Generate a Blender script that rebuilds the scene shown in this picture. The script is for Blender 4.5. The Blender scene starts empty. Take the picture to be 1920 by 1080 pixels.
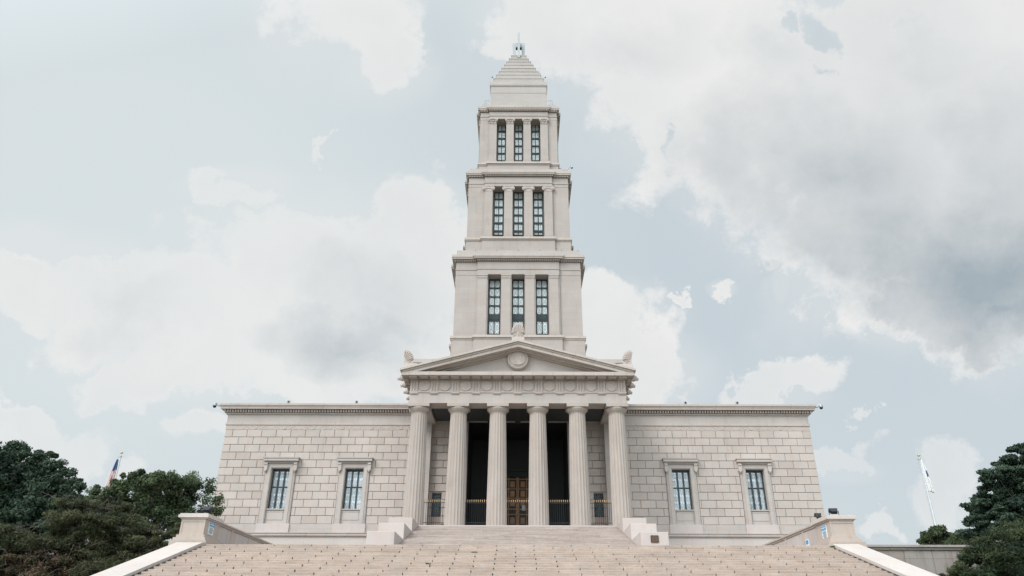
import bpy, math, random
import numpy as np
from mathutils import Matrix, Vector
random.seed(7)
rng = np.random.default_rng(11)
scene = bpy.context.scene
COL = scene.collection
R = math.radians
# ------------------------------------------------------------------ camera and points placed by image pixels
FPX, PITCH, ROLL, CX, CY, EYE = 1371.0, R(26.2), 0.0025, 971.6, 540.0, 1.6
sp, cp = math.sin(PITCH), math.cos(PITCH)
def ray(u, v):
    a, b = (u - CX) / FPX, (CY - v) / FPX
    a, b = a * math.cos(ROLL) - b * math.sin(ROLL), a * math.sin(ROLL) + b * math.cos(ROLL)
    return a, cp - b * sp, sp + b * cp
def at(u, v, D):
    """the point seen at image pixel (u, v) that stands D metres north of the camera"""
    a, dy, dz = ray(u, v)
    return a / dy * D, D, EYE + dz / dy * D
def zv(v, D, u=CX): return at(u, v, D)[2]
def hwx(h, v, D): return h / FPX / ray(CX, v)[1] * D       # half width in metres of h pixels at depth D
TYC = 94.5                                                  # tower axis
def sq(h, v):                                               # square tower storey: half width and front plane
    k = h / FPX / ray(CX, v)[1]
    return TYC * k / (1 + k), TYC / (1 + k)
# ------------------------------------------------------------------ mesh builder
class MB:
    def __init__(s): s.v, s.f, s.t, s.sm = [], [], [], []
    def add(s, vs, fs, tint=0.5, smooth=False):
        b = len(s.v); s.v += [tuple(p) for p in vs]
        for f in fs:
            s.f.append(tuple(i + b for i in f)); s.t.append(tint); s.sm.append(smooth)
        return s
    def box(s, x0, x1, y0, y1, z0, z1, tint=0.5):
        if x0 > x1: x0, x1 = x1, x0
        if y0 > y1: y0, y1 = y1, y0
        if z0 > z1: z0, z1 = z1, z0
        vs = [(x, y, z) for z in (z0, z1) for y in (y0, y1) for x in (x0, x1)]
        return s.add(vs, [(0,2,3,1),(4,5,7,6),(0,1,5,4),(2,6,7,3),(0,4,6,2),(1,3,7,5)], tint)
    def cham(s, x0, x1, y0, y1, z0, z1, c, tint=0.5):       # block standing out towards -y with chamfered face edges
        if x1 - x0 < 2.5*c: return s.box(x0, x1, y0, y1, z0, z1, tint)
        vs = [(x0,y1,z0),(x1,y1,z0),(x1,y1,z1),(x0,y1,z1),(x0,y0+c,z0),(x1,y0+c,z0),(x1,y0+c,z1),(x0,y0+c,z1),
              (x0+c,y0,z0+c),(x1-c,y0,z0+c),(x1-c,y0,z1-c),(x0+c,y0,z1-c)]
        return s.add(vs, [(8,9,10,11),(4,5,9,8),(5,6,10,9),(6,7,11,10),(7,4,8,11),(0,1,5,4),(1,2,6,5),(2,3,7,6),(3,0,4,7),(0,3,2,1)], tint)
    def prz(s, pts, z0, z1, tint=0.5):                      # outline in xy (ccw) extruded in z
        n = len(pts)
        vs = [(x, y, z0) for x, y in pts] + [(x, y, z1) for x, y in pts]
        return s.add(vs, [tuple(range(n))[::-1], tuple(range(n, 2*n))] + [(i, (i+1) % n, n+(i+1) % n, n+i) for i in range(n)], tint)
    def pry(s, pts, y0, y1, tint=0.5, smooth=False):        # outline in xz extruded in y
        n = len(pts)
        vs = [(x, y0, z) for x, z in pts] + [(x, y1, z) for x, z in pts]
        s.add(vs, [tuple(range(n)), tuple(range(n, 2*n))[::-1]], tint)
        return s.add(vs, [(i, n+i, n+(i+1) % n, (i+1) % n) for i in range(n)], tint, smooth)
    def prx(s, pts, x0, x1, tint=0.5):                      # outline in yz extruded in x
        n = len(pts)
        vs = [(x0, y, z) for y, z in pts] + [(x1, y, z) for y, z in pts]
        return s.add(vs, [tuple(range(n))[::-1], tuple(range(n, 2*n))] + [(i, (i+1) % n, n+(i+1) % n, n+i) for i in range(n)], tint)
    def tube(s, p, q, r0, r1=None, n=8, tint=0.5, caps=True):
        r1 = r0 if r1 is None else r1
        p, q = Vector(p), Vector(q); d = q - p
        if d.length < 1e-6: return s
        d.normalize(); a = d.orthogonal().normalized(); b = d.cross(a)
        vs = []
        for c, r in ((p, r0), (q, r1)):
            for i in range(n):
                t = 2*math.pi*i/n
                vs.append(c + a*(r*math.cos(t)) + b*(r*math.sin(t)))
        s.add(vs, [(i, (i+1) % n, n+(i+1) % n, n+i) for i in range(n)], tint, True)
        if caps: s.add([vs[i] for i in range(2*n)], [tuple(range(n))[::-1], tuple(range(n, 2*n))], tint)
        return s
    def path(s, pts, radii, n=6, tint=0.5):
        for i in range(len(pts)-1): s.tube(pts[i], pts[i+1], radii[i], radii[i+1], n, tint)
        return s
    def lathe(s, cx, cy, prof, n=24, tint=0.5, smooth=True, a0=0.0):
        vs = []
        for r, z in prof:
            for i in range(n):
                t = a0 + 2*math.pi*i/n
                vs.append((cx + r*math.cos(t), cy + r*math.sin(t), z))
        m = len(prof); fs = []
        for j in range(m-1):
            for i in range(n):
                fs.append((j*n+i, j*n+(i+1) % n, (j+1)*n+(i+1) % n, (j+1)*n+i))
        s.add(vs, fs, tint, smooth)
        s.add(vs[:n], [tuple(range(n))[::-1]], tint); s.add(vs[-n:], [tuple(range(n))], tint)
        return s
    def latheY(s, cx, cz, prof, n=32, tint=0.5):            # prof (r, y): turned about the y axis
        vs = []
        for r, y in prof:
            for i in range(n):
                t = 2*math.pi*i/n
                vs.append((cx + r*math.cos(t), y, cz + r*math.sin(t)))
        m = len(prof)
        s.add(vs, [(j*n+i, (j+1)*n+i, (j+1)*n+(i+1) % n, j*n+(i+1) % n) for j in range(m-1) for i in range(n)], tint, True)
        s.add(vs[:n], [tuple(range(n))], tint); s.add(vs[-n:], [tuple(range(n))[::-1]], tint)
        return s
    def ball(s, c, rx, ry=None, rz=None, n=10, m=7, tint=0.5):
        ry = ry or rx; rz = rz or rx
        vs = [(c[0], c[1], c[2]-rz)]
        for j in range(1, m):
            ph = -math.pi/2 + math.pi*j/m
            for i in range(n):
                t = 2*math.pi*i/n
                vs.append((c[0]+rx*math.cos(ph)*math.cos(t), c[1]+ry*math.cos(ph)*math.sin(t), c[2]+rz*math.sin(ph)))
        vs.append((c[0], c[1], c[2]+rz)); L = len(vs)-1
        fs = [(0, 1+(i+1) % n, 1+i) for i in range(n)]
        for j in range(m-2):
            fs += [(1+j*n+i, 1+j*n+(i+1) % n, 1+(j+1)*n+(i+1) % n, 1+(j+1)*n+i) for i in range(n)]
        fs += [(1+(m-2)*n+i, 1+(m-2)*n+(i+1) % n, L) for i in range(n)]
        return s.add(vs, fs, tint, True)
    def build(s, name, mat, parent=None, loc=(0,0,0), local=False):
        me = bpy.data.meshes.new(name); me.from_pydata(s.v, [], s.f); me.materials.append(mat)
        a = me.attributes.new('tint', 'FLOAT', 'FACE'); a.data.foreach_set('value', np.array(s.t, dtype=np.float32))
        me.polygons.foreach_set('use_smooth', s.sm); me.update()
        o = bpy.data.objects.new(name, me); COL.objects.link(o); o.location = loc
        if parent is not None: put(o, parent, local)
        return o
WL = {}                                                     # world position of each parent
def put(o, parent, local=False):
    o.parent = parent
    w = WL.get(parent.name, Vector((0,0,0)))
    if not local: o.matrix_parent_inverse = Matrix.Translation(-w)
    WL[o.name] = (w + Vector(o.location)) if local else Vector(o.location)
def tag(o, label=None, cat=None, group=None, kind=None):
    if label: o['label'] = label
    if cat: o['category'] = cat
    if group: o['group'] = group
    if kind: o['kind'] = kind
    return o
def thing(name, label, cat, loc=(0,0,0), group=None):
    o = bpy.data.objects.new(name, None); COL.objects.link(o); o.location = loc; o.empty_display_size = .3
    WL[o.name] = Vector(loc)
    return tag(o, label, cat, group)
def dup(o, loc, parent='same', label=None, rz=None, top=True):   # a thing or part with copies of its parts
    c = o.copy(); COL.objects.link(c); mpi = o.matrix_parent_inverse.copy()
    if top:
        c.location = loc
        if rz is not None: c.rotation_euler.z = rz
        if label: c['label'] = label
        if parent != 'same': c.parent = parent
    else: c.parent = parent
    c.matrix_parent_inverse = mpi
    for ch in [x for x in o.children]: dup(ch, None, c, top=False)
    return c
# ------------------------------------------------------------------ materials
def newmat(name):
    m = bpy.data.materials.new(name); m.use_nodes = True
    nt = m.node_tree; nt.nodes.clear()
    out = nt.nodes.new('ShaderNodeOutputMaterial'); b = nt.nodes.new('ShaderNodeBsdfPrincipled')
    nt.links.new(b.outputs[0], out.inputs[0])
    return m, nt, b
def N(nt, typ, **kw):
    n = nt.nodes.new(typ)
    for k, v in kw.items():
        if k.startswith('i_'): n.inputs[k[2:].replace('_', ' ')].default_value = v
        else: setattr(n, k, v)
    return n
def mixc(nt, fac, a, b, blend='MIX'):
    m = nt.nodes.new('ShaderNodeMix'); m.data_type = 'RGBA'; m.blend_type = blend
    for inp, val in ((m.inputs[0], fac), (m.inputs[6], a), (m.inputs[7], b)):
        if hasattr(val, 'is_linked') or isinstance(val, bpy.types.NodeSocket): nt.links.new(val, inp)
        elif isinstance(val, (int, float)): inp.default_value = val
        else: inp.default_value = (*val, 1)
    return m.outputs[2]
def ramp(nt, src, stops):
    r = nt.nodes.new('ShaderNodeValToRGB'); r.color_ramp.interpolation = 'LINEAR'
    e = r.color_ramp.elements
    while len(e) < len(stops): e.new(0.5)
    for el, (p, c) in zip(e, stops):
        el.position = p; el.color = (*c, 1) if not isinstance(c, (int, float)) else (c, c, c, 1)
    nt.links.new(src, r.inputs[0]); return r.outputs[0]
def stone(name, base, var=.10, tintvar=.16, joints=None, grain=.10, stain=.12, rough=.85, warm=(1.02,.93,.87), bump=.25, scale=1.0, horiz=0.0):
    m, nt, b = newmat(name); L = nt.links
    geo = N(nt, 'ShaderNodeNewGeometry')
    n1 = N(nt, 'ShaderNodeTexNoise', i_Scale=.35*scale, i_Detail=5.0, i_Roughness=.6); L.new(geo.outputs['Position'], n1.inputs['Vector'])
    n2 = N(nt, 'ShaderNodeTexNoise', i_Scale=9.0*scale, i_Detail=4.0, i_Roughness=.7); L.new(geo.outputs['Position'], n2.inputs['Vector'])
    vo = N(nt, 'ShaderNodeTexNoise', i_Scale=42.0, i_Detail=2.0, i_Roughness=.8); L.new(geo.outputs['Position'], vo.inputs['Vector'])
    base = Vector(base)
    lo, hi = base*(1-var), base*(1+var)
    c = mixc(nt, ramp(nt, n1.outputs['Fac'], [(.3, 0.0), (.7, 1.0)]), tuple(lo), tuple(hi))
    wm = tuple(base[i]*warm[i] for i in range(3))
    c = mixc(nt, ramp(nt, n2.outputs['Fac'], [(.45, 0.0), (.75, .8)]), c, wm)
    n5 = N(nt, 'ShaderNodeTexNoise', i_Scale=1.3*scale, i_Detail=5.0, i_Roughness=.6); L.new(geo.outputs['Position'], n5.inputs['Vector'])
    c = mixc(nt, 1.0, c, ramp(nt, n5.outputs['Fac'], [(.32, (.965,.99,1.01)), (.5, 1.0), (.68, (1.02,.975,.945))]), 'MULTIPLY')
    at_ = N(nt, 'ShaderNodeAttribute', attribute_name='tint')
    c = mixc(nt, 1.0, c, ramp(nt, at_.outputs['Fac'], [(0, tuple(1-tintvar*k for k in (1.0,1.15,1.35))), (.5, 1.0), (1, tuple(1+tintvar*k for k in (.7,.65,.6)))]), 'MULTIPLY')
    g = ramp(nt, vo.outputs['Fac'], [(.32, 1-grain), (.5, 1.0), (.7, 1+grain*.7)])
    c = mixc(nt, 1.0, c, g, 'MULTIPLY')
    if horiz:
        mh = N(nt, 'ShaderNodeMapping'); mh.inputs['Scale'].default_value = (1.1, 1.1, 14.0); L.new(geo.outputs['Position'], mh.inputs['Vector'])
        nh = N(nt, 'ShaderNodeTexNoise', i_Scale=1.0, i_Detail=7.0, i_Roughness=.75); L.new(mh.outputs[0], nh.inputs['Vector'])
        c = mixc(nt, 1.0, c, ramp(nt, nh.outputs['Fac'], [(.3, tuple(1-horiz*k for k in (.9,1.0,1.1))), (.55, 1.0), (.75, 1+horiz*.35)]), 'MULTIPLY')
    # vertical rain streaks
    mp = N(nt, 'ShaderNodeMapping'); mp.inputs['Scale'].default_value = (2.2, 2.2, .16); L.new(geo.outputs['Position'], mp.inputs['Vector'])
    n3 = N(nt, 'ShaderNodeTexNoise', i_Scale=1.0, i_Detail=6.0, i_Roughness=.65); L.new(mp.outputs[0], n3.inputs['Vector'])
    c = mixc(nt, ramp(nt, n3.outputs['Fac'], [(.56, 0.0), (.74, 1.0)]), c, mixc(nt, 1.0, c, (1-stain, 1-stain*1.12, 1-stain*1.25), 'MULTIPLY'))
    if joints:
        bw, bh, dark = joints
        sx = N(nt, 'ShaderNodeSeparateXYZ'); L.new(geo.outputs['Position'], sx.inputs[0])
        ad = N(nt, 'ShaderNodeMath', operation='ADD'); L.new(sx.outputs[0], ad.inputs[0]); L.new(sx.outputs[1], ad.inputs[1])
        cm = N(nt, 'ShaderNodeCombineXYZ'); L.new(ad.outputs[0], cm.inputs[0]); L.new(sx.outputs[2], cm.inputs[1])
        br = N(nt, 'ShaderNodeTexBrick'); L.new(cm.outputs[0], br.inputs['Vector'])
        br.inputs['Scale'].default_value = 1.0; br.inputs['Brick Width'].default_value = bw; br.inputs['Row Height'].default_value = bh
        br.inputs['Mortar Size'].default_value = .014; br.inputs['Mortar Smooth'].default_value = .3
        br.inputs['Color1'].default_value = (1,1,1,1); br.inputs['Color2'].default_value = (.955,.945,.93,1); br.inputs['Mortar'].default_value = (dark, dark*.97, dark*.93, 1)
        c = mixc(nt, 1.0, c, br.outputs['Color'], 'MULTIPLY')
    L.new(c, b.inputs['Base Color']); b.inputs['Roughness'].default_value = rough
    bp = N(nt, 'ShaderNodeBump'); bp.inputs['Strength'].default_value = bump; bp.inputs['Distance'].default_value = .02
    L.new(vo.outputs['Fac'], bp.inputs['Height']); L.new(bp.outputs[0], b.inputs['Normal'])
    return m
def plain(name, col, rough=.5, metal=0.0, var=.15, scale=6.0, spec=.5):
    m, nt, b = newmat(name); L = nt.links
    tc = N(nt, 'ShaderNodeNewGeometry')
    n = N(nt, 'ShaderNodeTexNoise', i_Scale=scale, i_Detail=4.0); L.new(tc.outputs['Position'], n.inputs['Vector'])
    c = mixc(nt, n.outputs['Fac'], tuple(k*(1-var) for k in col), tuple(min(1, k*(1+var)) for k in col))
    L.new(c, b.inputs['Base Color']); b.inputs['Roughness'].default_value = rough; b.inputs['Metallic'].default_value = metal
    b.inputs['Specular IOR Level'].default_value = spec
    return m
M = {}
G = (.434, .391, .362)
M['wall'] = stone('granite_wall', G, tintvar=.10)
M['joint'] = stone('mortar_bed', (.30,.235,.20), tintvar=0, grain=.05)
M['smooth'] = stone('smooth_granite', (0.420,0.388,0.368), joints=(1.9,.78,.86))
M['tower'] = stone('tower_granite', (0.369,0.334,0.316), joints=(2.2,.92,.86), var=.07)
M['towertop'] = stone('tower_top_granite', (0.396,0.371,0.360), joints=(1.3,.45,.9), var=.05, stain=.06)
M['column'] = stone('column_granite', (0.358,0.319,0.290), var=.10, stain=.18)
M['trim'] = stone('trim_granite', (0.423,0.382,0.356), joints=(1.75,60.0,.5), var=.07)
M['carve'] = stone('carved_granite', (0.413,0.367,0.340), var=.10, grain=.18, scale=2.0)
M['cheek'] = stone('pale_granite', (0.495,0.452,0.428), var=.07, stain=.10, joints=(2.6,60.0,.82))
M['block'] = stone('plinth_granite', (0.464,0.417,0.398), var=.07, stain=.09)
M['step'] = stone('step_granite', (0.386,0.324,0.286), var=.12, tintvar=.12, grain=.24, stain=.14, warm=(1.0,.86,.70), scale=1.6, bump=.5, horiz=.24)
M['step2'] = stone('upper_step_granite', (0.360,0.310,0.285), var=.12, tintvar=.18, grain=.26, stain=.18, warm=(.93,.86,.78), scale=1.6, bump=.5, horiz=.24)
M['grime_shade'] = stone('grimy_shaded_granite', (.17,.145,.125), tintvar=.1, stain=.2)  # grime and the occlusion shade between dentils, both in the base colour
M['grime_shade2'] = stone('stained_granite', (.27,.235,.205), tintvar=.1, stain=.3)
M['retain'] = stone('weathered_granite', (.31,.285,.268), var=.16, tintvar=.3, stain=.4, joints=(1.75,1.1,.6), scale=1.5)
M['pier'] = stone('pier_granite', (0.428,0.367,0.328), var=.09, stain=.14)
M['dark'] = plain('shaded_porch_stone', (.012,.015,.016), .6, var=.3)  # near-black: the deep recess's shade is put into the stone colour
M['ceil'] = plain('porch_ceiling_shade', (.035,.04,.04), .7)  # ceiling colour darkened to carry the shade of the porch
M['frame'] = plain('dark_green_metal', (.016,.030,.036), .45, .0, .2)
M['iron'] = plain('black_iron', (.012,.014,.016), .5, .0)
M['gold'] = plain('gilded_metal', (.58,.38,.20), .4, .5)
M['bronze'] = plain('bronze_door', (.19,.105,.052), .38, .55, .35, 3.0)
M['bronzed'] = plain('dark_bronze', (.012,.009,.007), .5, .3)
M['plaque'] = plain('plaque_bronze', (.12,.075,.05), .5, .4)
M['brass'] = plain('brass', (.50,.42,.28), .4, .6)
M['paper'] = plain('paper', (.8,.8,.8), .7, var=.02)
M['grey'] = plain('grey_metal', (.35,.37,.38), .45, .3)
M['lens'] = plain('lamp_lens', (.45,.47,.5), .1)
M['whitemetal'] = plain('white_metal', (.36,.39,.41), .55, .0)
M['pole'] = plain('pole_metal', (.52,.55,.57), .35, .2)
M['blue'] = plain('sign_blue', (.08,.30,.52), .5)
M['signgrey'] = plain('sign_text', (.30,.38,.43), .6)
M['signwhite'] = plain('sign_white', (.66,.70,.72), .5, var=.03)
def glass_mat(name, col, rough=.12, mottled=.2, metal=.5):
    m, nt, b = newmat(name); L = nt.links; b.inputs['Metallic'].default_value = metal
    g = N(nt, 'ShaderNodeNewGeometry')
    n = N(nt, 'ShaderNodeTexNoise', i_Scale=1.1, i_Detail=3.0); L.new(g.outputs['Position'], n.inputs['Vector'])
    c = mixc(nt, ramp(nt, n.outputs['Fac'], [(.35, 0.0), (.65, 1.0)]), tuple(k*(1-mottled) for k in col), col)
    L.new(c, b.inputs['Base Color']); b.inputs['Roughness'].default_value = rough; b.inputs['IOR'].default_value = 1.5
    return m
M['pane'] = glass_mat('tower_glass', (.86,.92,.92), .3, .10, .2)
M['pane2'] = glass_mat('wing_glass', (.56,.63,.67), .12, .35)
M['grille'] = plain('window_grille', (.20,.25,.27), .5)
M['rosette'] = plain('bronze_rosette', (.10,.15,.16), .5)
M['grille2'] = plain('window_grille_pale', (.60,.64,.66), .5)
# flag
def flag_mat():
    m, nt, b = newmat('flag_cloth'); L = nt.links
    a = N(nt, 'ShaderNodeAttribute', attribute_name='tint')
    r = nt.nodes.new('ShaderNodeValToRGB'); r.color_ramp.interpolation = 'CONSTANT'
    e = r.color_ramp.elements; e.new(.5)
    for el, (p, c) in zip(e, [(0, (.07,.13,.26,1)), (.33, (.62,.06,.05,1)), (.66, (.74,.74,.74,1))]): el.position = p; el.color = c
    L.new(a.outputs['Fac'], r.inputs[0]); L.new(r.outputs[0], b.inputs['Base Color']); b.inputs['Roughness'].default_value = .8
    return m
M['flag'] = flag_mat()
def leaf_mat(name, a, b_, trans=.25):
    m, nt, b = newmat(name); L = nt.links
    at_ = N(nt, 'ShaderNodeAttribute', attribute_name='tint')
    c = ramp(nt, at_.outputs['Fac'], [(0, a), (1, b_)])
    L.new(c, b.inputs['Base Color']); b.inputs['Roughness'].default_value = .6
    b.inputs['Specular IOR Level'].default_value = .25
    tr = N(nt, 'ShaderNodeBsdfTranslucent'); L.new(c, tr.inputs[0])
    mx = N(nt, 'ShaderNodeMixShader'); mx.inputs[0].default_value = trans
    out = [n for n in nt.nodes if n.type == 'OUTPUT_MATERIAL'][0]
    L.new(b.outputs[0], mx.inputs[1]); L.new(tr.outputs[0], mx.inputs[2]); L.new(mx.outputs[0], out.inputs[0])
    return m
M['leafA'] = leaf_mat('leaf_dark_green', (.016,.036,.025), (.075,.115,.07))
M['leafB'] = leaf_mat('leaf_olive', (.022,.030,.014), (.115,.125,.06))
M['leafC'] = leaf_mat('leaf_fresh', (.028,.048,.022), (.14,.18,.09), .4)
M['leafD'] = leaf_mat('leaf_yew', (.010,.024,.013), (.085,.105,.045))
M['leafR'] = leaf_mat('leaf_brown', (.035,.018,.012), (.13,.065,.045))
M['bark'] = plain('bark', (.055,.045,.04), .9, var=.4, scale=12)
M['twig'] = plain('bare_twig', (.12,.095,.085), .9, var=.3, scale=12)
M['weed'] = leaf_mat('weed_green', (.05,.08,.02), (.14,.19,.06))
# ------------------------------------------------------------------ levels and planes
P = 60.0                   # front of the columns
FLOOR = EYE + 8.56         # portico floor
TERR = 6.64                # terrace
DW = 67.0                  # wing wall plane
DE = 42.0                  # top edge of the wide stair
XW = 27.2
# ------------------------------------------------------------------ setting
g = MB()
g.box(-3000, 3000, -600, 4000, -.4, 0)
gm, nt, b = newmat('lawn'); geo = N(nt, 'ShaderNodeNewGeometry')
n1 = N(nt, 'ShaderNodeTexNoise', i_Scale=.4, i_Detail=6.0); nt.links.new(geo.outputs['Position'], n1.inputs['Vector'])
nt.links.new(mixc(nt, n1.outputs['Fac'], (.03,.05,.015), (.08,.11,.04)), b.inputs['Base Color']); b.inputs['Roughness'].default_value = .9
tag(g.build('ground', gm), kind='structure')
pv = MB(); pv.box(-40, 40, -30, DE-40*.5535+.3, .004, .06)
tag(pv.build('forecourt_pavement', stone('paving', (.40,.36,.32), joints=(1.2,1.2,.7))), kind='structure')
te = MB(); te.box(-70, 70, 48.5, 112, 0.004, TERR-.004); te.box(-17.0, 17.0, DE+.02, 48.49, 0.004, TERR-.004)
tag(te.build('terrace', M['retain']), kind='structure')
# ------------------------------------------------------------------ wide stair: rows of single stones with open joints
NS, RISE, TREAD = 40, .166, .5535
st = thing('wide_staircase', 'wide lower flight of weathered beige granite steps with open dark joints', 'staircase', (0, DE-NS*TREAD/2, 0))
core = MB()
prof = [(DE+.07, TERR-.10)]
for i in range(NS-1):
    z = TERR-.10 - i*RISE; y = DE+.07-i*TREAD
    prof += [(y, z-RISE), (y-TREAD, z-RISE)]
prof += [(DE+.07-NS*TREAD+.5, .01), (DE+.07, .01)]
prof2 = []
for p_ in prof:
    if not prof2 or (abs(p_[0]-prof2[-1][0])+abs(p_[1]-prof2[-1][1])) > 1e-6: prof2.append(p_)
core.prx([(y, max(z, .01)) for y, z in prof2][::-1], -17.15, 17.15)
core.build('stair_core', plain('stair_joint_dirt', (.030,.022,.018), .95), st)
stones = MB()
XI = 17.25
LEN = 2.02
for i in range(NS):
    zt = TERR - i*RISE; y1 = DE - i*TREAD + (.62 if i == 0 else 0)
    y0 = DE - i*TREAD - .03
    y0 = DE - i*TREAD - TREAD*0 - .03
    # stone i covers the tread behind nosing y0
    off = (i % 2)*LEN*.5
    xs = [-17.02]
    x = -9*LEN + off + .9
    while x < XI-.5:
        if x > -16.6 and random.random() > .06: xs.append(x + random.uniform(-.03,.03))
        x += LEN
    xs.append(17.02)
    for a_, b__ in zip(xs[:-1], xs[1:]):
        gp = .020 + .020*random.random()
        t = min(1, max(0, random.gauss(.5, .2))); dz = random.uniform(-.006, .006)
        c = .012
        yb = y0 + TREAD + .05
        zb = zt - RISE + .006
        pts = [(y0, zb), (yb, zb), (yb, zt+dz), (y0+c, zt+dz), (y0, zt+dz-c)]
        stones.prx(pts, a_+gp, b__-gp, t)
stones.build('step_stones', M['step'], st)
# landing paving
lp = MB(); lp.box(-17.2, 17.2, DE+.58, 48.48, TERR-.003, TERR+.004); lp.build('landing', M['step2'], st)
# weeds
def weed(u, v, D, n, h):
    x, y, z = at(u, v, D)
    i = round((DE - D)/TREAD)
    zt = max(.1, TERR - (i)*RISE)
    w = MB()
    for k in range(n):
        a = random.uniform(0, 6.28); r = random.uniform(.02, h*1.2); hh = h*random.uniform(.5, 1)
        bx, by = x + random.uniform(-.12,.12), DE - i*TREAD + .06 + random.uniform(0,.1)
        tip = (bx + r*math.cos(a), by + r*math.sin(a)*.5, zt+hh)
        w.add([(bx-.02, by, zt), (bx+.02, by, zt), tip], [(0,1,2)], random.random())
        w.add([(bx, by-.015, zt), (bx, by+.015, zt), tip], [(0,1,2)], random.random())
    return w
for (u, v, D, n, h, lab) in [(890,1042,40.0,36,.10,'small green weed growing from a step joint right of the left-hand pair of weeds'),
                             (803,1069,37.2,40,.12,'spiky green weed on a lower step below the second column'),
                             (1567,1030,41.3,90,.14,'low mossy weed at the foot of the right stair pier')]:
    o = weed(u, v, D, n, h).build('weed', M['weed']); tag(o, lab, 'weed')
tag(bpy.data.objects['weed'], 'small green weed growing on an upper step in front of the third column')
# ------------------------------------------------------------------ sloping cheek walls
SL = RISE/TREAD
for s in (-1, 1):
    cw = MB()
    y0, y1 = DE - NS*TREAD - .2, DE + .35
    zt = lambda y: TERR - .03 - max(0, (DE - y))*SL
    x0, x1 = sorted((s*17.17, s*18.42))
    cw.prx([(y0, .005), (y1, .005), (y1, zt(DE)), (DE-.2, zt(DE-.2)), (y0, zt(y0))], x0, x1)
    o = thing('stair_cheek_wall', ('left' if s < 0 else 'right') + '-hand sloping pale granite cheek wall edging the wide stair', 'wall', (s*17.9, 30, 0), 'sloping cheek walls of the wide stair')
    cw.build('wall_body', M['block'], o)
    cc = MB(); xa, xb = sorted((s*17.10, s*18.52))
    cc.prx([(y0-.05, zt(y0)+.004), (DE-.2, zt(DE-.2)+.004), (DE+.30, zt(DE)+.004), (DE+.30, zt(DE)+.15), (DE-.25, zt(DE-.2)+.15), (y0-.05, zt(y0)+.13)], xa, xb)
    cc.build('coping', M['cheek'], o)
# ------------------------------------------------------------------ stair piers with parapets running back
DP = 43.0
for s in (-1, 1):
    o = thing('stair_pier', ('left' if s < 0 else 'right') + '-hand granite pier with moulded cap at the top of the wide stair', 'pier', (s*18.2, DP+1, TERR), 'granite piers at the stair head')
    b_ = MB()
    ztop = zv(963.5, DP-.15)
    xi, xo = 17.66, 19.02
    yb = DP + 2.15
    def bx(mb, e, z0, z1, t=.5):
        xa, xb = sorted((s*(xi-e), s*(xo+e))); mb.box(xa, xb, DP-e, yb+e, z0, z1, t)
    bx(b_, .34, TERR-.6, TERR+.30, .45); bx(b_, .22, TERR+.301, TERR+.46, .6); bx(b_, .11, TERR+.461, TERR+.62, .5)
    b_.build('pier_base', M['pier'], o)
    d = MB(); bx(d, 0, TERR+.62, ztop-.30); 
    fr = .09
    xa, xb = sorted((s*(xi+.0), s*(xo)))
    for (p0, p1, q0, q1) in ((xa, xb, ztop-.36-fr, ztop-.302), (xa, xb, TERR+.622, TERR+.622+fr), (xa, xa+fr, TERR+.62+fr+.004, ztop-.36-fr-.004), (xb-fr, xb, TERR+.62+fr+.004, ztop-.36-fr-.004)):
        d.box(p0, p1, DP-.025, DP-.001, q0, q1, .55)
    d.build('pier_die', M['pier'], o)
    c = MB(); bx(c, .07, ztop-.299, ztop-.23); bx(c, .17, ztop-.229, ztop-.07, .6); bx(c, .11, ztop-.069, ztop, .5)
    c.build('pier_cap', M['cheek'], o)
    # parapet
    q = thing('terrace_parapet', ('left' if s < 0 else 'right') + '-hand low granite parapet running back from the stair pier towards the wing', 'wall', (s*18.1, 50, TERR), 'granite parapets behind the piers')
    w = MB(); y0 = yb + .25; y1 = 57.0; zc = zv(977, DP+2.15)
    zc = ztop - .10
    xa, xb = sorted((s*17.85, s*18.5)); w.box(xa, xb, y0, y1, TERR+.0, zc-.2)
    px_ = y0 + .02
    k = 0
    while px_ < y1-1.5:
        for (q0, q1) in ((TERR+.05, TERR+.55), (TERR+.57, zc-.23)):
            ln = 1.5
            face = s*17.85 - s*.02
            w.box(*sorted((face, s*17.85 + s*.01)), px_+.015, px_+ln-.015, q0, q1, random.uniform(.3,.7))
        px_ += 1.5; k += 1
    w.build('parapet_wall', M['block'], q)
    c = MB(); xa, xb = sorted((s*17.72, s*18.63)); c.box(xa, xb, y0-.0, y1+.05, zc-.09, zc); xa, xb = sorted((s*17.78, s*18.57)); c.box(xa, xb, y0, y1, zc-.199, zc-.091, .3)
    c.build('coping', M['pier'], q)
    for yy in (47.6, 50.8, 54.0): MB().box(*sorted((s*17.79, s*17.9)), yy, yy+.28, TERR, zc-.2, .6).build('pilaster_strip', M['pier'], q)
# signs on the piers
def sign(s, u0, u1, v0, v1, D0, D1, lab, header, rows):
    x = s*17.625
    y0, y1 = D0, D1; z1 = zv(v0, D0); z0 = zv(v1, D0)
    o = thing('notice_sign', lab, 'sign', (x, (y0+y1)/2, z0))
    f = s*.012
    MB().box(*sorted((x, x+s*.034)), y0, y1, z0, z1).build('sign_board', M['signwhite'], o)
    h = MB(); h.box(*sorted((x-f, x-f*.1)), y0+.02, y1-.02, z1-header, z1-.02); h.build('sign_header', M['blue'], o)
    t = MB(); n = rows; hh = (z1-header-.06-z0-.05)
    t.box(*sorted((x-f*1.6, x-f*1.05)), y0+.1, y1-.1, z1-header*.62, z1-header*.42); 
    t2 = MB()
    for k in range(n):
        za = z1-header-.05-hh*(k+.5)/n
        t2.box(*sorted((x-f, x-f*.1)), y0+.07, y1-.07-random.uniform(0,.15), za-.013, za+.013)
    t.build('header_line', M['signwhite'], o); t2.build('text_lines', M['signgrey'], o)
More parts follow.
